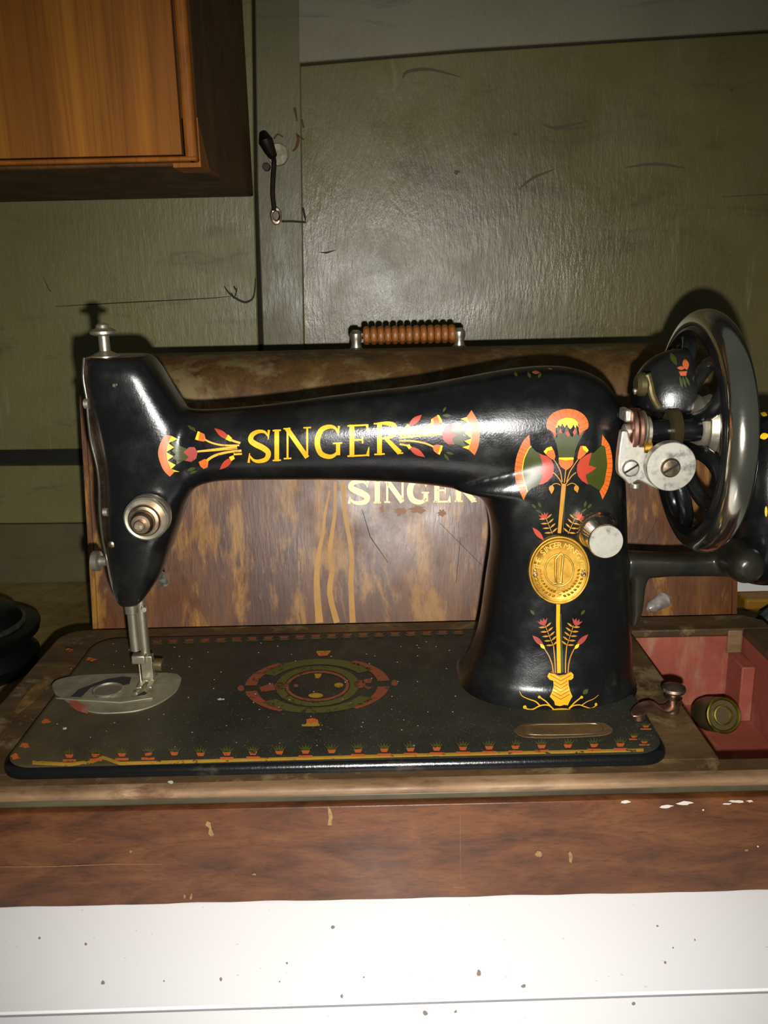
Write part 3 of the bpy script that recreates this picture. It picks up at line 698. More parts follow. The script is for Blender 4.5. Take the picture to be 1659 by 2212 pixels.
st = ribbon([(1168,198),(1250,190),(1358,182)], 10, 10) + ribbon(cat([(1164,184),(1220,180),(1280,158),(1316,132)],4), 9, 9) + ribbon(cat([(1166,212),(1220,212),(1280,222),(1320,238)],4), 8, 8) + ribbon([(1162,172),(1192,164)],10,8) + ribbon([(1168,226),(1200,232)],9,8)
decal('bouquet_stems', st, gold_w, bbv, sm, c4)
decal('bouquet_buds', [[(1314,112),(1338,98),(1356,112),(1358,132),(1330,146),(1312,132)], [(1314,234),(1336,228),(1360,232),(1358,256),(1340,272),(1322,258)]], orange, bbv, sm, c4, each=True)
decal('bud_cups', [[(1308,116),(1318,112),(1322,138),(1312,136)], [(1336,96),(1346,98),(1360,128),(1350,134)], [(1194,146),(1206,136),(1218,150),(1210,164),(1196,162)], [(1196,230),(1212,226),(1222,240),(1210,250)], [(1352,232),(1362,234),(1348,274),(1340,270)]], yellow, bbv, sm, c4, off=0.0003, kind='stuff')
decal('bouquet_leaves', [leaf((1206,148),(1268,96),14), leaf((1206,236),(1282,284),14)], red, bbv, sm, c4, each=True)
decal('green_sprigs', [leaf((1358,98),(1400,100),7), leaf((1362,84),(1376,60),5), leaf((1366,268),(1390,300),6), leaf((1374,262),(1412,272),6)], green, bbv, sm, c4, kind='stuff')

# ---- the lotus on the pillar (upper)
c5 = lambda x, y: (1060+x/4.879, 760+y/4.879)
fo = cat([(590,805),(584,760),(605,700),(650,650),(715,618),(790,603),(870,608),(940,635),(995,680),(1026,740),(1026,800),(1000,822)],3)
fi = cat([(690,870),(680,800),(696,762),(716,722),(752,704),(800,694),(850,698),(890,716),(918,745),(930,780),(925,820),(935,862)],3)
decal('lotus_petals', band(fo, fi), orange, bbv, sm, c5)
decal('petal_lines', [q for k in range(3, 31, 3) for q in ribbon([fo[k], fi[k]], 3, 2)], d_dk, bbv, sm, c5, off=0.00034, kind='stuff')
decal('lotus_teeth', [[(680,800),(712,722),(752,704),(800,694),(850,698),(890,716),(918,745),(926,800),(905,770),(890,810),(872,765),(855,800),(838,815),(820,800),(800,765),(780,800),(755,755),(735,790),(712,768),(700,800)]], yellow, bbv, sm, c5, off=0.0003, kind='stuff')
decal('lotus_calyx', [[(650,880),(700,905),(705,780),(750,870),(775,850),(800,780),(840,880),(860,900),(905,780),(915,880),(1000,828),(960,890),(920,960),(890,1040),(878,1108),(716,1108),(705,1040),(690,960)]], green, bbv, sm, c5, off=0.00028)
decal('lotus_hearts', [[(715,850),(735,800),(755,860)], [(785,850),(810,835),(835,870),(815,900)], [(862,850),(890,800),(900,850),(880,880)], [(640,830),(690,870),(680,900),(665,885)], [(925,862),(985,826),(945,880)]], red, bbv, sm, c5, off=0.00035, each=True)
# side lotuses
lo2 = cat([(405,872),(352,925),(322,975),(296,1035),(272,1105),(258,1180),(252,1250),(258,1320),(270,1390),(300,1460),(346,1562)],3)
li2 = cat([(418,990),(425,998),(400,1020),(375,1070),(350,1130),(338,1200),(332,1270),(345,1330),(360,1390),(378,1440),(385,1478)],3)
decal('lotus_petals', band(lo2, li2), orange, bbv, sm, c5)
decal('petal_lines', [q for k in range(2, 30, 2) for q in ribbon([lo2[k], li2[k]], 4, 2)], d_dk, bbv, sm, c5, off=0.00034, kind='stuff')
ro2 = cat([(1174,872),(1220,935),(1248,980),(1268,1050),(1278,1120),(1282,1200),(1276,1270),(1262,1340),(1240,1420),(1212,1490),(1176,1556)],3)
ri2 = cat([(1165,985),(1190,990),(1205,1010),(1212,1060),(1222,1130),(1226,1200),(1214,1270),(1205,1330),(1190,1390),(1165,1435),(1145,1470)],3)
decal('lotus_petals', band(ro2, ri2), orange, bbv, sm, c5)
decal('petal_lines', [q for k in range(2, 30, 2) for q in ribbon([ro2[k], ri2[k]], 4, 2)], d_dk, bbv, sm, c5, off=0.00034, kind='stuff')
decal('lotus_calyx', [[(425,998),(400,1020),(375,1070),(350,1130),(338,1200),(332,1270),(345,1330),(360,1390),(378,1440),(392,1476),(430,1440),(480,1415),(520,1392),(600,1230),(530,1075),(480,1050)]], green, bbv, sm, c5, off=0.0002)
decal('lotus_calyx', [[(1185,985),(1205,1010),(1212,1060),(1222,1130),(1226,1200),(1214,1270),(1205,1330),(1190,1390),(1165,1435),(1145,1462),(1100,1432),(1050,1400),(1000,1390),(940,1230),(1050,1070),(1090,1060),(1150,1000)]], green, bbv, sm, c5, off=0.0002)
decal('calyx_edge', ribbon(li2[1:], 9, 9), yellow, bbv, sm, c5, off=0.0003)
decal('lotus_hearts', [[(512,1072),(590,1098),(640,1140),(664,1190),(666,1240),(650,1310),(600,1365),(545,1395),(505,1400),(535,1340),(548,1300),(490,1270),(428,1238),(480,1210),(548,1205),(536,1140)],
   [(1062,1060),(1000,1090),(940,1135),(910,1190),(906,1250),(920,1310),(960,1360),(1024,1396),(1005,1335),(1000,1295),(1060,1260),(1112,1222),(1060,1200),(1030,1195),(1048,1120)]], red, bbv, sm, c5, off=0.0003)
decal('bud_flowers', [[(556,1050),(590,1010),(640,996),(668,1045),(682,1100),(668,1140),(640,1130),(600,1100)], [(945,990),(1000,995),(1030,1035),(985,1090),(940,1130),(912,1120),(925,1050)], [(715,1130),(790,1118),(872,1122),(868,1180),(840,1215),(795,1250),(740,1212),(720,1180)]], orange, bbv, sm, c5, off=0.0003, each=True)
decal('bud_flowers', [[(556,1050),(590,1010),(640,996),(655,1030),(600,1040),(580,1075)], [(962,990),(1000,995),(1030,1035),(1015,1060),(975,1030)], [(715,1130),(718,1112),(872,1110),(874,1132),(790,1142)]], yellow, bbv, sm, c5, off=0.0004, each=True)
st = ribbon(cat([(660,1130),(700,1190),(735,1270),(752,1370)],4), 9, 12) + ribbon(cat([(925,1125),(880,1190),(830,1270),(800,1370)],4), 9, 12) + ribbon([(790,1240),(775,1380)], 10, 12)
st += ribbon(cat([(655,1270),(690,1300),(735,1360),(748,1390)],4), 12, 10) + ribbon(cat([(900,1270),(860,1300),(820,1350),(790,1395)],4), 10, 10)
st += ribbon(cat([(645,1410),(665,1392),(700,1388),(735,1405)],4), 8, 9) + ribbon(cat([(905,1410),(880,1390),(845,1385),(800,1410)],4), 8, 9)
st += ribbon([(770,1390),(750,1600),(735,1760),(722,1910)], 46, 36)
decal('lotus_stem', st, ochre, bbv, sm, c5, off=0.0003)
decal('hanging_bud', [ell(640,1440,28,34,12), [(622,1465),(660,1465),(640,1500)], ell(902,1438,26,32,12), [(890,1460),(922,1462),(912,1488)]], ochre, bbv, sm, c5)
decal('stem_side_line', ribbon([(790,1430),(776,1600),(762,1900)], 9, 7), green, bbv, sm, c5, off=0.0002)  # green transfer line running down the right side of the stem
def fern(base_, tip_, n, l0, side_w=9, spread=1.0):
    out = ribbon([base_, tip_], 7, 6); dx, dy = tip_[0]-base_[0], tip_[1]-base_[1]; L_ = math.hypot(dx, dy)
    ux, uy = dx/L_, dy/L_; nx, ny = -uy, ux
    for k in range(n):
        t = k/(n-1)*0.86
        for s in (-1, 1):
            b = (base_[0]+dx*(t+0.06), base_[1]+dy*(t+0.06)); l = l0
            out.append(leaf(b, (b[0]+s*nx*l+ux*l*0.35, b[1]+s*ny*l+uy*l*0.35), side_w, 4))
    return out
decal('fern', fern((648,1915),(580,1745), 4, 74, 9), ochre, bbv, sm, c5)
decal('fern', fern((815,1915),(890,1745), 4, 70, 9), ochre, bbv, sm, c5)
def tulip(cx, cy, s, rot):
    pts = [(0,34),(-26,14),(-48,-26),(-22,-10),(-14,-36),(0,-8),(14,-36),(22,-10),(48,-26),(26,14)]
    r = math.radians(rot); return [(cx+s*(x*math.cos(r)-y*math.sin(r)), cy+s*(x*math.sin(r)+y*math.cos(r))) for x, y in pts]
decal('red_tulip', [tulip(562,1730,1.1,-18), tulip(932,1730,1.1,18), leaf((440,1848),(560,1985),26), leaf((1040,1850),(945,1985),24)], red, bbv, sm, c5, each=True)
decal('green_sprigs', [leaf((430,1600),(480,1650),14), leaf((500,1580),(530,1640),14), leaf((470,1660),(540,1700),12), leaf((1060,1600),(1020,1650),14), leaf((1005,1570),(985,1640),14), leaf((1010,1650),(950,1690),12)], green, bbv, sm, c5, kind='stuff')
decal('top_sprigs', [leaf((390,215),(420,280),16), leaf((530,225),(500,280),16), leaf((250,215),(280,265),16)], green, bbv, sm, c5, kind='stuff')
decal('top_sprigs', [leaf((430,218),(520,222),18), leaf((600,180),(650,186),10)], d_re, bbv, sm, c5, kind='stuff')
# ---- lower pillar ornament
c6 = lambda x, y: (1060+x/4.424, 1100+y/4.424)
decal('lotus_stem', ribbon([(645,880),(642,1100),(648,1350),(652,1565)], 36, 36), gold, bbv, sm, c6, off=0.0003)
decal('stem_side_line', ribbon([(668,1000),(675,1250),(685,1560)], 12, 22), green, bbv, sm, c6, off=0.0002)  # same green line beside the lower gold stem
fr = fern((600,1310),(520,1110), 5, 66, 9) + fern((725,1310),(790,1110), 5, 66, 9)
fr += ribbon(cat([(600,1310),(612,1440),(618,1565)],4), 10, 12) + ribbon(cat([(725,1310),(715,1440),(714,1565)],4), 10, 12)
fr += ribbon(cat([(512,1330),(555,1400),(585,1480),(598,1565)],4), 9, 12) + ribbon(cat([(800,1328),(765,1400),(745,1480),(738,1565)],4), 9, 12)
decal('fern', fr, ochre, bbv, sm, c6)
decal('red_tulip', [tulip(500,1080,1.1,-18), tulip(820,1080,1.1,18), leaf((398,1205),(510,1310),24), leaf((930,1195),(812,1310),24)], rose, bbv, sm, c6, each=True)
decal('bud_cups', [leaf((470,1285),(520,1335),16), leaf((845,1285),(800,1335),16)], yellow, bbv, sm, c6, off=0.0003, kind='stuff')
vase = [(556,1562),(600,1572),(660,1590),(720,1575),(770,1556),(790,1580),(788,1612),(768,1630),(742,1632),(745,1680),(758,1740),(780,1790),(752,1840),(736,1876),(700,1872),(660,1884),(614,1874),(606,1838),(564,1792),(588,1740),(600,1690),(598,1640),(560,1626),(540,1596)]
decal('painted_vase', [vase], gold, bbv, sm, c6, off=0.0003, each=True)
ch = []
for yy, hw in ((1590,95),(1625,100),(1665,62),(1700,66),(1735,70),(1770,84),(1805,84)):
    ch += ribbon([(668-hw, yy-hw*0.42), (668, yy+14), (668+hw, yy-hw*0.42)], 7, 7)
decal('vase_chevrons', ch, rose, bbv, sm, c6, off=0.0004, kind='stuff')
rt = ribbon(cat([(540,1955),(600,1922),(670,1912),(750,1920),(820,1952)],5), 18, 18, 14)
rt += ribbon(cat([(605,1918),(560,1880),(515,1872),(460,1885),(400,1915),(350,1912),(320,1890)],4), 12, 14) + ribbon(cat([(470,1880),(430,1840),(360,1815),(300,1785),(276,1740)],4), 14, 4)
rt += ribbon([(590,1905),(530,1840),(465,1795)], 12, 12) + ribbon([(748,1905),(800,1850),(868,1795)], 12, 12)
rt += ribbon(cat([(748,1910),(790,1880),(850,1872),(900,1890),(960,1905),(1005,1880)],4), 12, 8) + ribbon(cat([(870,1875),(920,1840),(980,1815),(1030,1775)],4), 8, 3)
rt += [ell(326,1894,18,18,10), ell(464,1796,14,14,10), ell(868,1798,14,14,10), ell(1005,1868,13,16,10)]
decal('painted_roots', rt, gold, bbv, sm, c6, off=0.0003)
decal('green_sprigs', [leaf((380,960),(420,1010),14), leaf((900,960),(860,1010),14), leaf((930,1720),(880,1770),22)], green, bbv, sm, c6, kind='stuff')

# ---- brass medallion
mc = hit(bbv, 1207, 1230, 0.0); 
nrm = Vector((-0.05, -1, 0.0)).normalized()
U = Vector((0, 0, 1)).cross(nrm).normalized()*-1; U = Vector((1, -0.05, 0)).normalized(); Vv = Vector((0, 0, 1))
_t = hit(bbv, 1207, 1162, 0.0); _b = hit(bbv, 1206, 1298, 0.0); Vv = (_t-_b).normalized(); nrm = -(Vv.cross(U)).normalized() if Vv.cross(U).y > 0 else Vv.cross(U).normalized(); mc = mc + nrm*0.0006
sc_ = (mc-CP).length/F*1.0
RX, RZ = 64.5*sc_, 75.5*sc_
med = None
def dome(rx, rz, prof):
    rings = []
    for t, k in prof:
        rings.append([mc + U*(rx*k*math.cos(2*math.pi*i/56)) + Vv*(rz*k*math.sin(2*math.pi*i/56)) + nrm*t for i in range(56)])
    return loft(rings)
med = mk('brass_medallion', dome(RX, RZ, [(-0.006,1.0),(0.0014,1.0),(0.0020,0.985),(0.0022,0.96),(0.0018,0.93),(0.0013,0.91),(0.0012,0.6),(0.0012,0.05)]), brass.m, sm, smooth=60)
med['label'] = 'embossed brass trade medallion'
def mring(k, r): 
    rings = []
    for i in range(57):
        a = 2*math.pi*i/56; c = mc + U*(RX*k*math.cos(a)) + Vv*(RZ*k*math.sin(a)) + nrm*0.0013
        rings.append(c)
    return tube(rings, r, 8)
mk('raised_ring', [mring(0.87, 0.00022), mring(0.46, 0.0006)], brassd.m, med, smooth=60)
def mp(u, v, t=0.0013): return mc + U*(RX*u) + Vv*(RZ*v) + nrm*t
mk('shuttle_emblem', [tube([mp(-0.10,-0.36,0.0016), mp(-0.13,0.0,0.0018), mp(-0.12,0.34,0.0018), mp(0.06,0.52,0.0018), mp(0.12,0.44,0.0018), mp(0.08,0.0,0.0018), mp(0.07,-0.36,0.0016), mp(-0.10,-0.36,0.0016)], 0.0008, 8),
   tube([mp(-0.06,-0.25), mp(-0.05,0.1), mp(-0.02,0.36)], 0.0005, 8), tube([mp(-0.2,-0.38), mp(0.16,-0.38)], 0.0005, 8)], brassd.m, med, smooth=60)
wre = []
for s in (-1, 1):
    for k in range(9):
        a = math.radians(-90 + s*(10+k*9.5)); a2 = a + s*math.radians(8)
        for rr in (0.60, 0.74):
            p0 = mp(rr*math.cos(a), rr*math.sin(a)); p1 = mp((rr+0.07)*math.cos(a2), (rr+0.07)*math.sin(a2), 0.0016)
            wre.append(tube([p0, (p0+p1)/2+nrm*0.0002, p1], [0.0003, 0.0010, 0.0002], 6))
for k in range(6):
    a = math.pi*k/6; wre.append(tube([mp(0.1*math.cos(a), -0.70+0.08*math.sin(a)), mp(-0.1*math.cos(a), -0.70-0.08*math.sin(a))], 0.00022, 6))
mk('wreath', wre, brassd.m, med, smooth=60)
def text_mesh(txt, size):
    c = bpy.data.curves.new('t', 'FONT'); c.body = txt; c.size = size; c.extrude = size*0.08; c.align_x = 'CENTER'
    o = bpy.data.objects.new('t', c); COL.objects.link(o)
    dg = bpy.context.evaluated_depsgraph_get(); dg.update()
    me = bpy.data.meshes.new_from_object(o.evaluated_get(dg)); V = [v.co.copy() for v in me.vertices]; Fc = [tuple(p.vertices) for p in me.polygons]
    bpy.data.objects.remove(o); return V, Fc
tx = []; s_ = 'THE SINGER MANFG CO'; sz = 0.0050
for k, chh in enumerate(s_):
    if chh == ' ': continue
    a = math.radians(172 - 164*k/(len(s_)-1)); V, Fc = text_mesh(chh, sz)
    ra = a-math.pi/2; kk = 0.66
    cc = mp(kk*math.cos(a), kk*math.sin(a), 0.0012)
    tx.append(([cc + U*(v.x*math.cos(ra)-v.y*math.sin(ra)) + Vv*(v.x*math.sin(ra)+v.y*math.cos(ra)) + nrm*(v.z+0.0003) for v in V], Fc))
mk('raised_lettering', tx, brassd.m, med, smooth=0)
V, Fc = text_mesh('TRADE', 0.0022); tx = [([mp(0, -0.47) + U*v.x + Vv*v.y + nrm*(v.z+0.0002) for v in V], Fc)]
V, Fc = text_mesh('MARK', 0.0022); tx += [([mp(0, -0.57) + U*v.x + Vv*v.y + nrm*(v.z+0.0002) for v in V], Fc)]
mk('raised_lettering', tx, brassd.m, med, smooth=0)
for s in (-1, 1): mk('rivet', lathe(mp(0.78*s, -0.12, 0.0008), nrm, [(0,0.0017),(0.0008,0.0016),(0.0012,0.0009),(0.0010,0.0003)], 14), tarn.m, med)

# ---- stitch length knob
kf = W(1309, 1170, 0.489); kb = Vector((kf.x, 0.515, kf.z))
rk = 38.5*(kf-CP).dot(ROT @ Vector((0,0,-1)))/F
kn = mk('stitch_length_knob', lathe(Vector((kf.x, 0.530, kf.z)), (0,-1,0), [(0,rk*1.25),(0.018,rk*1.25),(0.020,rk*1.15),(0.022,rk*1.12),(0.0235,rk*1.0),(0.037,rk*0.99),(0.040,rk),(0.0405,rk),(0.041,rk*0.97)], 44), chrome.m, sm)
mk('knob_face', lathe(Vector((kf.x, 0.4890, kf.z)), (0,-1,0), [(-0.001,rk*0.9),(0,rk*0.955),(0.0006,rk*0.94)], 44), satin.m, kn)

# ---- tension dial
tf = W(303, 1134, 0.497); Rd = 0.0135
dial = mk('tension_dial', lathe((tf.x, 0.524, tf.z), (0,-1,0), [(0,Rd*0.9),(0.005,Rd*0.92),(0.006,Rd),(0.0095,Rd),(0.0105,Rd*0.97),(0.0110,Rd*0.93),(0.0116,Rd*0.92),(0.0128,Rd*0.98),(0.0145,Rd*0.98),(0.0155,Rd*0.9),(0.0150,Rd*0.74)], 48), nickel.m, sm)
mk('dial_step', lathe((tf.x, 0.509, tf.z), (0,-1,0), [(0,Rd*0.72),(0.003,Rd*0.72),(0.0045,Rd*0.66),(0.0050,Rd*0.56)], 40), tarn.m, dial)
mk('dial_step', lathe((tf.x, 0.5045, tf.z), (0,-1,0), [(0,Rd*0.53),(0.004,Rd*0.52),(0.006,Rd*0.46),(0.0070,Rd*0.40),(0.0072,Rd*0.2)], 36), tarn.m, dial)
mk('dial_stud', [cyl((tf.x, 0.498, tf.z), (0,-1,0), 0.0032, 0.004, 20)], tarn.m, dial)
mk('dial_stud', [box(tf.x-0.0022, tf.x-0.0006, 0.4925, 0.496, tf.z-0.001, tf.z+0.001), box(tf.x+0.0006, tf.x+0.0022, 0.4925, 0.496, tf.z-0.001, tf.z+0.001)], nickel.m, dial)
for q, r in (((363, 1113), 0.0016), ((241, 1176), 0.0022), ((247, 832), 0.0015)):
    h_ = hit(bbv, q[0], q[1], 0.0); mk('oil_screw', lathe(h_+Vector((0,0.001,0)), (0,-1,0), [(0,r),(0.0016,r),(0.0022,r*0.6)], 14), tarn.m, sm)

# ---- face plate at the left end
fl = cat([(181,773),(179,815),(187,865),(189,897),(196,954),(209,1008),(214,1055),(215,1103),(220,1156),(231,1213),(241,1261),(253,1297)],4)
rings = []
for px, py in fl:
    bl = smooth_tab(h_l, py); y_ = YA-0.019 if py < 1200 else YA-0.019+0.010*(py-1200)/100
    p = W(px, py, y_); q = W(bl+3, py, YA-0.016)
    rings.append([Vector((p.x, y_-0.0006, p.z)), Vector((p.x+0.0014, y_-0.0016, p.z)), Vector((q.x, q.y+0.003, p.z)), Vector((q.x, 2*YA-q.y, p.z)), Vector((p.x, 2*YA-y_, p.z))])
fp = mk('face_plate', loft(rings), tarn.m, sm, smooth=40)
mk('plate_edge', tube([W(px, py, YA-0.0195 if py < 1200 else YA-0.0195+0.010*(py-1200)/100)+Vector((0.0004,0,0)) for px, py in fl], 0.0010, 8), chrome.m, fp)
for q in ((181, 872, 0.0030), (222, 1106, 0.0026)):
    p = W(q[0]+4, q[1], YA-0.020); mk('plate_screw', [lathe(p, (-1,0,0), [(-0.002,q[2]),(0.0006,q[2]),(0.0012,q[2]*0.6)], 16)], nickel.m, fp)
p = W(205, 1212, YA+0.004)
mk('take_up_guide', lathe(p+Vector((0.002,0,0)), (-1,0.1,0), [(-0.006,0.003),(-0.002,0.0035),(-0.0015,0.0060),(-0.001,0.0066),(0.0028,0.0066),(0.0034,0.0058)], 28), nickel.m, sm)
# ---- pressure regulating screw on top
p = W(228, 770, YA-0.004)
ts = mk('pressure_screw', lathe(p, (0,0,1), [(-0.003,0.0085),(0.0005,0.0085),(0.0018,0.0062),(0.0030,0.0036),(0.0035,0.0032),(0.0120,0.0032),(0.0125,0.0060),(0.0135,0.0078),(0.0150,0.0078),(0.0160,0.0062),(0.0168,0.0042),(0.0185,0.0038),(0.0195,0.0025)], 28), nickel.m, sm)
# ---- needle bar, presser bar, foot
def vbar(name, pt, pb, Y, r, mat, z_ext=0.01):
    a = W(pt[0], pt[1], Y); zb_ = W(pb[0], pb[1], Y).z
    return mk(name, lathe((a.x, Y, a.z+z_ext), (0,0,-1), [(0,r),(a.z+z_ext-zb_-0.0005, r),(a.z+z_ext-zb_, r*0.8)], 18), mat, sm)
YN = 0.541
nb = vbar('needle_bar', (283,1300), (300,1405), YN, 0.0034, nickel.m)
pb_ = vbar('presser_bar', (303,1296), (318,1418), YN+0.004, 0.0031, brass.m if False else nickel.m)
p = W(284, 1312, YN-0.001); mk('bar_collar', cyl(p+Vector((0,0,-0.004)), (0,0,1), 0.0044, 0.0065, 20), nickel.m, nb)
p = W(303, 1312, YN); mk('collar_screw', cyl(p+Vector((0.0025,-0.001,0)), (0.3,-1,0), 0.0018, 0.004, 14), nickel.m, nb)
p = W(303, 1418, YN); mk('needle_clamp', [box(p.x-0.005, p.x+0.004, YN-0.004, YN+0.003, p.z-0.004, p.z+0.002)], nickel.m, nb, bevel=0.0009)
nl = W(306, 1440, YN-0.002); mk('needle', tube([(p.x-0.001, YN-0.001, p.z-0.003), (p.x-0.001, YN-0.001, ZBED+0.001)], [0.0007, 0.0004], 8), nickel.m, nb)
p = W(320, 1425, YN+0.004)
foot = mk('presser_foot', [box(p.x-0.004, p.x+0.0035, YN, YN+0.006, p.z-0.012, p.z+0.004), box(p.x-0.0035, p.x+0.0035, YN-0.001, YN+0.005, ZBED+0.004, p.z-0.011),
   extr([(p.x-0.005, YN-0.012, ZBED+0.0022), (p.x-0.0015, YN-0.012, ZBED+0.0022), (p.x-0.0010, YN-0.002, ZBED+0.0022), (p.x+0.0010, YN-0.002, ZBED+0.0022), (p.x+0.0015, YN-0.012, ZBED+0.0022), (p.x+0.005, YN-0.012, ZBED+0.0022), (p.x+0.005, YN+0.007, ZBED+0.0022), (p.x-0.005, YN+0.007, ZBED+0.0022)], (0,0,0.0018))], nickel.m, sm, bevel=0.0007)
mk('foot_screw', cyl((p.x+0.0036, YN+0.003, p.z-0.003), (1,0,-0.1), 0.0042, 0.006, 20), darksteel.m, foot)
p = W(350, 1240, YA+0.03)
mk('presser_lever', tube([p+Vector((-0.014,-0.016,0.010)), p+Vector((-0.004,-0.006,0.004)), p+Vector((0,0,-0.002)), p+Vector((0.001,0.002,-0.008))], [0.003,0.003,0.0035,0.0028], 12), satin.m, sm)
# ---- needle plate and bobbin cover on the bed
zb1 = ZBED
def bedpoly(pts): return [tuple(WZ(x, y, ZBED).xy) for x, y in pts]
npl = bedpoly(cat([(392,1466),(384,1490),(362,1510),(330,1527),(290,1538),(240,1542),(206,1541),(172,1532),(150,1520)],4) + cat([(120,1500),(112,1482),(130,1468),(180,1460),(250,1457),(310,1456),(360,1455),(384,1458)],3))
plate = mk('needle_plate', slab(npl, ZBED-0.0006, ZBED+0.0008), olds.m, sm, bevel=0.0003)
pz = ZBED+0.0008
dk = mk('shuttle_slot', slab(bedpoly([(148,1512),(170,1492),(196,1482),(230,1470),(266,1464),(284,1466),(280,1480),(262,1484),(225,1478),(196,1488),(176,1508)]), pz, pz+0.0002), cracks.m, plate)
mk('shuttle_slot', slab(bedpoly([(150,1514),(168,1518),(192,1532),(190,1544),(168,1538),(152,1528)]), pz, pz+0.0002), pink.m, plate)
bc = WZ(234, 1496, ZBED); 
bob = mk('bobbin_cover', [lathe((bc.x, bc.y, pz), (0,0,1), [(0,0.0100),(0.0014,0.0100),(0.0020,0.0092),(0.0010,0.0084),(0.0006,0.004),(0.0006,0.001)], 40)], nickel.m, plate)
mk('slide_plate_edge', slab(bedpoly([(120,1512),(150,1510),(262,1512),(320,1505),(330,1512),(262,1522),(160,1516)]), pz, pz+0.0008), olds.m, plate, bevel=0.0002)
mk('plate_screw', cyl(WZ(295, 1496, pz), (0,0,1), 0.0022, 0.0012, 16), nickel.m, plate)
mk('feed_slot', slab(bedpoly([(270,1520),(300,1512),(318,1500),(312,1496),(290,1508),(268,1514)]), pz, pz+0.0003), cracks.m, plate)
# ---- bed decoration
c2 = lambda x, y: (450+x/3.016, 1300+y/3.016)
def ering(cx, cy, a, b, a2, b2, a0, a1, rot=-2, n=24):
    o = ell(cx, cy, a, b, n, a0, a1, rot); i = ell(cx, cy, a2, b2, n, a0, a1, rot)
    if abs(a1-a0) >= 360: o.append(o[0]); i.append(i[0])
    return band(o, i)
ccx, ccy = 710, 550
decal('bed_medallion', ering(ccx, ccy, 272, 132, 215, 106, 0, 360), d_gr, dbv, sm, c2, label='green oval ring')
decal('bed_medallion', ering(ccx, ccy, 208, 100, 188, 86, 0, 360), d_re, dbv, sm, c2, label='red oval ring')
decal('bed_leaf_band', [ering(ccx, ccy, 430, 176, 320, 140, 32, 148), ering(ccx, ccy, 430, 176, 320, 140, 212, 328)], d_gr, dbv, sm, c2, each=True)
decal('bed_wing', [ (lambda o, i: o + i[::-1])(ell(ccx,ccy,474,186,12,a0,a1,-2), ell(ccx,ccy,474-78*q,186-16*q,12,a0,a1,-2)) for a0,a1,q in ((6,58,1),(122,174,1),(186,238,1),(302,354,1))], d_re, dbv, sm, c2, each=True)
decal('bed_bud', [ell(470,548,38,24,14), ell(985,538,38,26,14), ell(212,566,22,20,12), ell(1215,530,22,20,12), [(330,560),(420,530),(440,575),(350,590)], [(1020,505),(1070,500),(1060,530),(1000,530)], [(1000,545),(1070,560),(1040,572)], ell(572,548,16,10,10)], d_re, dbv, sm, c2, each=True)
decal('bed_flower', [ell(700,612,48,16,14), ell(850,545,30,16,10), [(690,470),(740,470),(725,500),(700,500)]], d_ye, dbv, sm, c2, each=True)
decal('bed_lotus', [[(640,768),(675,760),(712,766),(718,790),(640,790)], [(705,335),(795,328),(775,352),(720,356)]], d_or, dbv, sm, c2, each=True)
decal('bed_lotus', [[(608,800),(728,800),(722,814),(612,814)], [(640,790),(718,790),(720,800),(636,800)], [(705,322),(798,320),(796,328),(705,334)]], d_ye, dbv, sm, c2, each=True)
bor_o, bor_g, bor_y = [], [], []
def lotus(cx, cy, s=1.0, f=1.0, o=bor_o, g=bor_g):
    o.append([(cx-8*s, cy-2*f), (cx+8*s, cy-2*f), (cx+5*s, cy+5*f), (cx-5*s, cy+5*f)])
    if random.random() < 0.65: o.append([(cx-13*s, cy+8*f), (cx+13*s, cy+8*f), (cx+12*s, cy+13*f), (cx-12*s, cy+13*f)])
    for a in (-14, -7, 0, 7, 14): g.append([(cx-3*s+a*0.3, cy-2*f), (cx+3*s+a*0.3, cy-2*f), (cx+a*s, cy-(17-abs(a)*0.3)*f)])
n_ = 22
for k in range(n_):
    t = k/(n_-1); x = 150+(1340-150)*t; y = 1640-27*t + (0 if t > 0.2 else -3)
    lotus(x, y-4, 1.15, 1.05)
bor_y += ribbon([(70,1648),(150,1652),(200,1646),(222,1637),(260,1650),(500,1643),(900,1632),(1390,1621)], 8, 7)
for x, y in ((1370,1592),(1395,1570),(1392,1604)): lotus(x, y, 0.9, 0.6)
bor_o += [blob(52,1612,12,6), blob(34,1636,9,6), blob(100,1560,8,5), blob(195,1425,12,4), blob(150,1405,9,4)]
bb = []; bg = []
for k in range(20):
    x = 340+(990-340)*k/19; y = 1386-22*(x-340)/650
    bb.append([(x-11, y-2), (x+11, y-3), (x+7, y+3), (x-7, y+3)]); bg.append([(x-15, y+3), (x+15, y+3), (x+8, y+7), (x-8, y+7)])
decal('border_lotus', bor_o, d_or, dbv, sm, off=0.0004, each=True)
decal('border_leaves', bor_g, d_gr, dbv, sm, off=0.0003, kind='stuff')
decal('border_band', bor_y, d_ye, dbv, sm, off=0.00025)
decal('border_lotus', bb, d_re, dbv, sm, each=True); decal('border_leaves', bg, d_gr, dbv, sm)
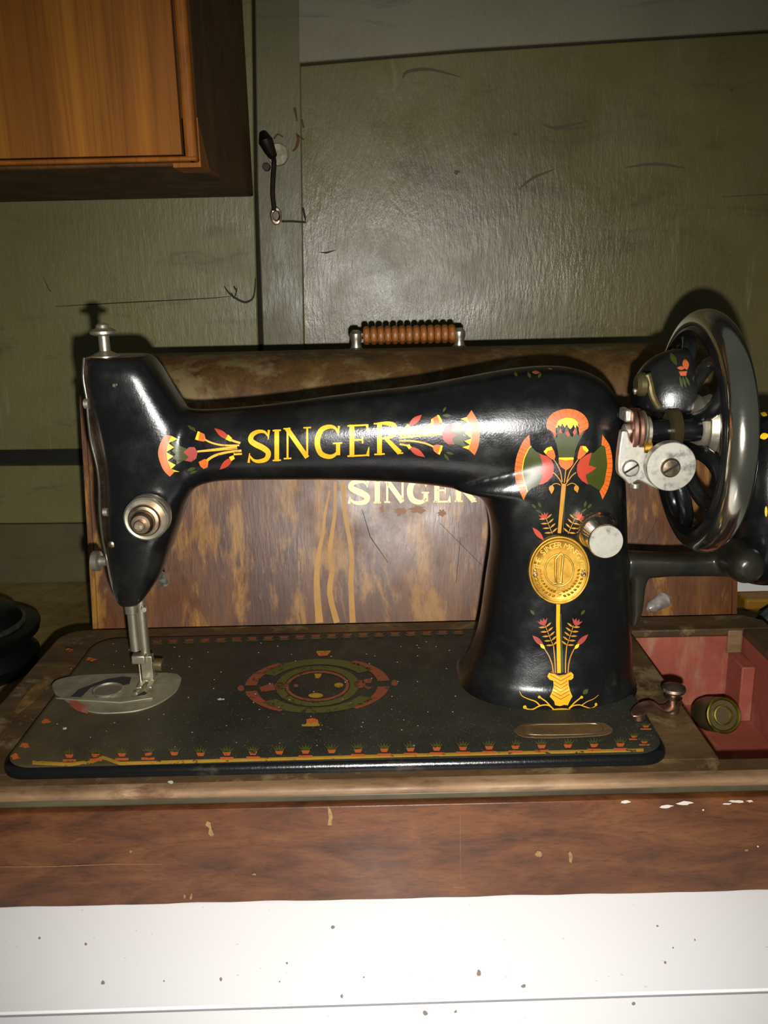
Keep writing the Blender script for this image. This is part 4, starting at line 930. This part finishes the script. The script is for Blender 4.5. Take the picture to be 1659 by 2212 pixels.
# worn oval number plate
sp = bedpoly(cat([(1108,1577),(1128,1566),(1160,1563),(1230,1562),(1290,1561),(1312,1566),(1324,1578),(1310,1588),(1270,1592),(1200,1595),(1140,1594),(1118,1588)],3))
mk('number_plate', slab(sp, ZBED-0.0002, ZBED+0.0005), deckw.m, sm, bevel=0.0003)
mk('number_plate_rim', tube([(*q, ZBED+0.0005) for q in bedpoly(cat([(1134,1570),(1160,1567),(1230,1566),(1285,1565),(1300,1572),(1300,1582),(1270,1587),(1200,1589),(1145,1588),(1130,1580),(1134,1570)],4))], 0.0003, 6), darksteel.m, sm)
decal('dust_specks', [blob(random.uniform(120,1000), random.uniform(1385,1620), 1.6, 0.8, 5) for _ in range(90)], chip.m, dbv, sm, off=0.0004, kind='stuff')
decal('dust_specks', [blob(140,1575,5,3,8), blob(476,1512,5,2.5,8), blob(480,1512,6,2,8)], chip.m, dbv, sm, off=0.0005, kind='stuff')

# ---- hand wheel
XWH = 0.1965; zc = WX(1598, 930, XWH).z
zc = (WX(1525, 665, XWH).z + WX(1500, 1188, XWH).z)/2
hc = Vector((XWH, YA, zc))
RWH = 0.0668
wh = mk('hand_wheel', torus(hc, (1,0,0), RWH, 0.0078, 96, 20, 0.0085), chrome.m, sm, smooth=80)
mk('wheel_flange', lathe(hc, (1,0,0), [(-0.010,0.0622),(-0.009,0.0640),(-0.003,0.0640),(0.004,0.0625),(0.004,0.0600),(-0.002,0.0590),(-0.009,0.0590),(-0.010,0.0622)], 80, 0, False), enamel.m, wh)
for k in range(5):
    a0 = math.radians(72*k+64); pts = []
    er = Vector((0, math.cos(a0), math.sin(a0))); et = Vector((0, -math.sin(a0), math.cos(a0)))
    for t in range(29):
        b = 2*math.pi*t/28; rr = 0.0385 - 0.0215*math.cos(b); ww = (0.0135 - 0.0055*math.cos(b))*math.sin(b)
        pts.append(hc + er*rr + et*ww + Vector((-0.004-0.012*(1-(rr-0.017)/0.043), 0, 0)))
    mk('spoke_loop', tube(pts, 0.0048, 12, 0.85), enamel.m, wh)
mk('wheel_hub', lathe(hc, (1,0,0), [(-0.028,0.013),(-0.026,0.0165),(-0.006,0.0175),(0.004,0.016),(0.006,0.010)], 40), enamel.m, wh)
mk('stop_motion_knob', lathe(hc, (1,0,0), [(0.005,0.019),(0.006,0.021),(0.012,0.021),(0.014,0.018),(0.0145,0.004)], 40), nickel.m, wh)
# ---- winder gear train between arm and wheel (along X, in front of the axle)
YG = 0.512
def gx(px): return WX(px, 928, 1.0) and W(px, 928, YG).x
gz_ = W(1440, 930, YG).z
wd = mk('bobbin_winder', lathe((gx(1344), YG, gz_), (1,0,0), [(0,0.003),(0.001,0.0045),(gx(1364)-gx(1344),0.0045)], 24), nickel.m, sm)
mk('winder_shaft', lathe((gx(1396), YG, gz_), (1,0,0), [(0,0.0062),(gx(1510)-gx(1396),0.0068)], 28), enamel.m, wd)
def disc(px0, px1, r, mat, name='winder_disc', dz=0.0, dy=0.0, e=0.0005):
    a, b = gx(px0), gx(px1); return mk(name, lathe((a, YG+dy, gz_+dz), (1,0,0), [(0,r-e*2),(e,r),(b-a-e,r),(b-a,r-e*2)], 40), mat, wd)
disc(1358, 1369, 0.0125, copper.m, dz=0.001); disc(1370.5, 1381, 0.0125, copper.m, dz=0.001)
disc(1386, 1391, 0.010, nickel.m, dz=0.002); disc(1393, 1403, 0.0085, nickel.m)
a, b = gx(1442), gx(1466)
mk('worm', lathe((a, YG, gz_), (1,0,0), [(0,0.0085)] + [q for k in range(5) for q in (((b-a)*(k+0.3)/5, 0.0125), ((b-a)*(k+0.9)/5, 0.0108))] + [(b-a,0.008)], 40), darksteel.m, wd)
a, b = gx(1500), gx(1549)
mk('winder_pulley', lathe((a, YG+0.012, gz_), (1,0,0), [(0,0.010),(0.002,0.0165),(0.0045,0.0185),(0.0058,0.0185),(0.0062,0.0155),(0.0078,0.0145),(0.0085,0.0172),(b-a-0.002,0.0180),(b-a-0.0005,0.0188),(b-a,0.0165)], 48), nickel.m, wd)
# small tappet pieces
mk('bracket_lug', box(gx(1345), gx(1360), YG-0.004, YG+0.01, gz_+0.006, gz_+0.013), satin.m, wd, bevel=0.001)
p = W(1388, 968, YG-0.006); mk('brass_roller', cyl(p+Vector((0.0,0,0)), (1,0,0), 0.0038, 0.0052, 20), brass.m, wd)
# bracket plate facing the front, with two screws and large disc
YP = 0.503
br = [W(x, y, YP) for x, y in cat([(1343,930),(1338,960),(1334,1000),(1336,1024),(1350,1038),(1360,1048),(1374,1042),(1382,1040),(1400,1048),(1424,1058),(1450,1050),(1460,1010),(1440,975),(1400,965),(1372,960),(1362,950),(1358,930)],3)]
mk('winder_bracket', extr(br, (0, 0.006, 0)), satin.m, wd, bevel=0.0012, seg=3)
def slotted(px, py, Y, r, par, mat):
    c = W(px, py, Y)
    mk('screw', lathe(c, (0,-1,0), [(-0.003,r),(0.0008,r),(0.0018,r*0.82),(0.0022,r*0.4),(0.0022,0.0)], 28), mat, par)
    ang = math.radians(32); d = Vector((math.cos(ang), 0, math.sin(ang))); n_ = Vector((-math.sin(ang), 0, math.cos(ang)))
    q = c + Vector((0, -0.0023, 0)); mk('screw_slot', extr([q-d*r*0.9-n_*r*0.11, q+d*r*0.9-n_*r*0.11, q+d*r*0.9+n_*r*0.11, q-d*r*0.9+n_*r*0.11], (0, 0.0012, 0)), cracks.m, par, smooth=0)
slotted(1362, 1011, YP-0.0005, 0.0050, wd, satin.m)
cdk = W(1450, 1008, 0.494)
mk('winder_disc', lathe(cdk, (0,-1,0), [(-0.006,0.0135),(-0.005,0.0143),(0.0,0.0143),(0.0006,0.0138),(0.0007,0.006)], 56), satin.m, wd)
slotted(1448, 1010, 0.4925, 0.0056, wd, tarn.m)
p = W(1372, 1047, YP+0.002); mk('oil_screw', cyl(p+Vector((0,0,-0.002)), (0,0,1), 0.003, 0.003, 14), nickel.m, wd)
# hood above the gears
hcn = W(1446, 872, YA-0.002)
rings = []
for k in range(13):
    th = math.pi/2*k/12
    cx_ = hcn.x + 0.009 - 0.032*math.sin(th)**0.9 if k else hcn.x+0.009
    rr = math.cos(th)**0.75 if k < 12 else 0.12
    rings.append([Vector((cx_, hcn.y + 0.024*rr*math.cos(a), hcn.z + 0.0335*rr*max(-0.08, math.sin(a)))) for a in [2*math.pi*i/40 for i in range(40)]])
hood, hbv = remeshed('winder_hood', [loft(rings)], enamel.m, sm, 0.0010, 6)
decal('hood_transfer', [leaf((1478,775),(1484,800),7), leaf((1462,795),(1480,796),4), [(1466,803),(1484,802),(1482,812),(1470,812)]], d_or, hbv, sm, kind='stuff')
decal('hood_transfer', [leaf((1468,812),(1474,838),3), leaf((1474,812),(1482,838),3), leaf((1480,812),(1490,834),3), leaf((1448,762),(1462,790),6)], green, hbv, sm, kind='stuff')
p = W(1404, 845, YA-0.030)
mk('gold_roller', lathe((p.x-0.0065, YA-0.030, p.z+0.004), (0.0,-0.3,1) if False else (1,0,0), [(-0.002,0.005),(0,0.0068),(0.003,0.0068),(0.0045,0.005)], 24), darksteel.m, wd)
arc = [W(x, y, YA-0.033) for x, y in cat([(1398,808),(1404,830),(1408,850),(1416,868),(1424,880)],4)]
mk('winder_lever', tube(arc, 0.0022, 10), darksteel.m, wd)
p = W(1376, 846, YA-0.030); mk('lever_tip', tube([p+Vector((-0.002,0,0)), p+Vector((0.006,0,0.002))], 0.0018, 10), nickel.m, wd)
# ---- bracket and hand crank
YK = 0.555
def bk(px, py, Y=YK): return W(px, py, Y)
rings = []
top_ = [(1352,1192),(1400,1195),(1450,1197),(1500,1196),(1550,1190),(1590,1180),(1610,1178)]
bot_ = [(1352,1250),(1400,1244),(1450,1240),(1500,1240),(1550,1240),(1590,1243),(1610,1246)]
for (xa, ya), (xb, yb) in zip(top_, bot_):
    A = bk(xa, ya); B = bk(xb, yb)
    rings.append(sup(A.x, (A.z+B.z)/2, 0, (A.z-B.z)/2, YK, 0.010, 0, 'X', 3.4, 28))
arm_h = loft(rings)
rings = []
for y_, xl, xr in ((1215,1354,1392),(1245,1356,1396),(1262,1356,1390),(1290,1356,1387),(1320,1357,1382),(1345,1355,1368)):
    A = bk(xl, y_); B = bk(xr, y_); rings.append(sup((A.x+B.x)/2, A.z, (B.x-A.x)/2, 0, YK, 0.010, 0, 'Z', 3.0, 28))
leg_ = loft(rings)
bs = bk(1603, 1215, 0.535); 
boss = lathe(bs+Vector((0,-0.016,0)), (0,1,0), [(0,0.001),(0.001,0.006),(0.004,0.0095),(0.009,0.0115),(0.03,0.0125)], 28)
brk, _ = remeshed('crank_bracket', [arm_h, leg_, boss], dusty2.m, sm, 0.0011, 6)
# crank housing standing at the right of the wheel
rings = []
hs_ = W(1655, 1180, YA)
prof = [(-0.028,0.010,0.012),(-0.026,0.022,0.016),(-0.018,0.030,0.019),(0.0,0.033,0.021),(0.03,0.032,0.021),(0.055,0.028,0.020),(0.072,0.022,0.017),(0.080,0.014,0.012),(0.083,0.004,0.004)]
for dz, hy_, hx_ in prof: rings.append(sup(hs_.x+0.004, hs_.z+dz, hx_, 0, YA+0.02, hy_, 0, 'Z', 2.4, 36))
crk = mk('crank_housing', loft(rings), enamel.m, sm, smooth=70)
bm = bmesh.new(); bm.from_mesh(crk.data); bm.transform(Matrix.Translation(ORG[sm.name])); kbv = mkbvh(bm); bm.free()
decal('housing_transfer', [leaf((1640,945),(1662,940),7), leaf((1643,893),(1658,898),5), ell(1655,1105,3,12,8)], yellow, kbv, crk, kind='stuff')

# grey plastic scrap behind the bracket
p = WZ(1400, 1316, ZB+0.001); q = W(1440, 1292, p.y+0.01)
scrap = mk('plastic_cap', lathe(p, (q-p), [(0,0.002),(0.003,0.0045),(0.008,0.005),(0.013,0.0058),(0.018,0.0066),(0.021,0.005),(0.0225,0.001)], 18), glassy.m, loc=(p.x, p.y, ZB))
tag(scrap, 'small frosted plastic cap lying behind the pillar at right', 'cap')

# ---------------------------------------------------------------- odds and ends on the shelf
bp = WZ(-6, 1500, 0.0); bx_ = bp.x-0.012; by_ = 0.742
pot = thing('black_pot', (bx_-0.03, by_, -0.001), 'black lidded pot at the left edge beside the wooden base', 'pot')
pc_ = (bx_-0.03, by_, -0.001)
zt2 = W(60, 1378, by_-0.03).z
rr2 = W(80, 1365, by_).x - pc_[0]
mk('pot_body', lathe(pc_, (0,0,1), [(0,rr2*0.86),(0.004,rr2*0.9),(zt2*0.30,rr2*0.94),(zt2*0.55,rr2*0.78),(zt2*0.8,rr2*0.97),(zt2*0.97,rr2*1.0),(zt2,rr2*0.97)], 48), blackp.m, pot)
mk('pot_rim', lathe((pc_[0], pc_[1], zt2-0.001), (0,0,1), [(0,rr2*0.78),(0.001,rr2*0.80),(0.0035,rr2*0.80),(0.0045,rr2*0.76)], 48), potrim.m, pot)
mk('pot_lid', lathe((pc_[0], pc_[1], zt2+0.003), (0,0,1), [(0,rr2*0.76),(0.004,rr2*0.74),(0.010,rr2*0.66),(0.014,rr2*0.5),(0.016,rr2*0.2),(0.0165,0.001)], 48), blackp.m, pot)
a = W(1586, 1279, 0.86); b = W(1586, 1246, 0.86)
pkt = mk('white_packet', box(a.x, a.x+0.12, 0.86, 0.90, a.z, b.z+0.006), paper.m, loc=(a.x+0.06, 0.88, a.z), bevel=0.001)
tag(pkt, 'white packet with yellowish marks behind the case at right', 'packet')
wbk = mk('wooden_block', box(a.x+0.004, a.x+0.14, 0.84, 0.91, 0.0-0.001, a.z-0.0002), ochw.m, loc=(a.x+0.07, 0.875, -0.001), bevel=0.003)
tag(wbk, 'ochre wooden block under the white packet at right', 'block')
c0 = WZ(1672, 1380, 0.02)
cl = mk('grey_cloth', lathe((c0.x+0.035, 0.735, -0.001), (0,0,1), [(0,0.045),(0.01,0.050),(0.025,0.045),(0.036,0.034),(0.043,0.016),(0.045,0.001)], 24), cloth.m, loc=(c0.x+0.035, 0.735, -0.001), smooth=60)
for v in cl.data.vertices: v.co += Vector((random.uniform(-1,1), random.uniform(-1,1), random.uniform(-1,1)))*0.0025*(v.co.z > 0.005)
tag(cl, 'bundled grey cloth beside the right end of the wooden base', 'cloth')
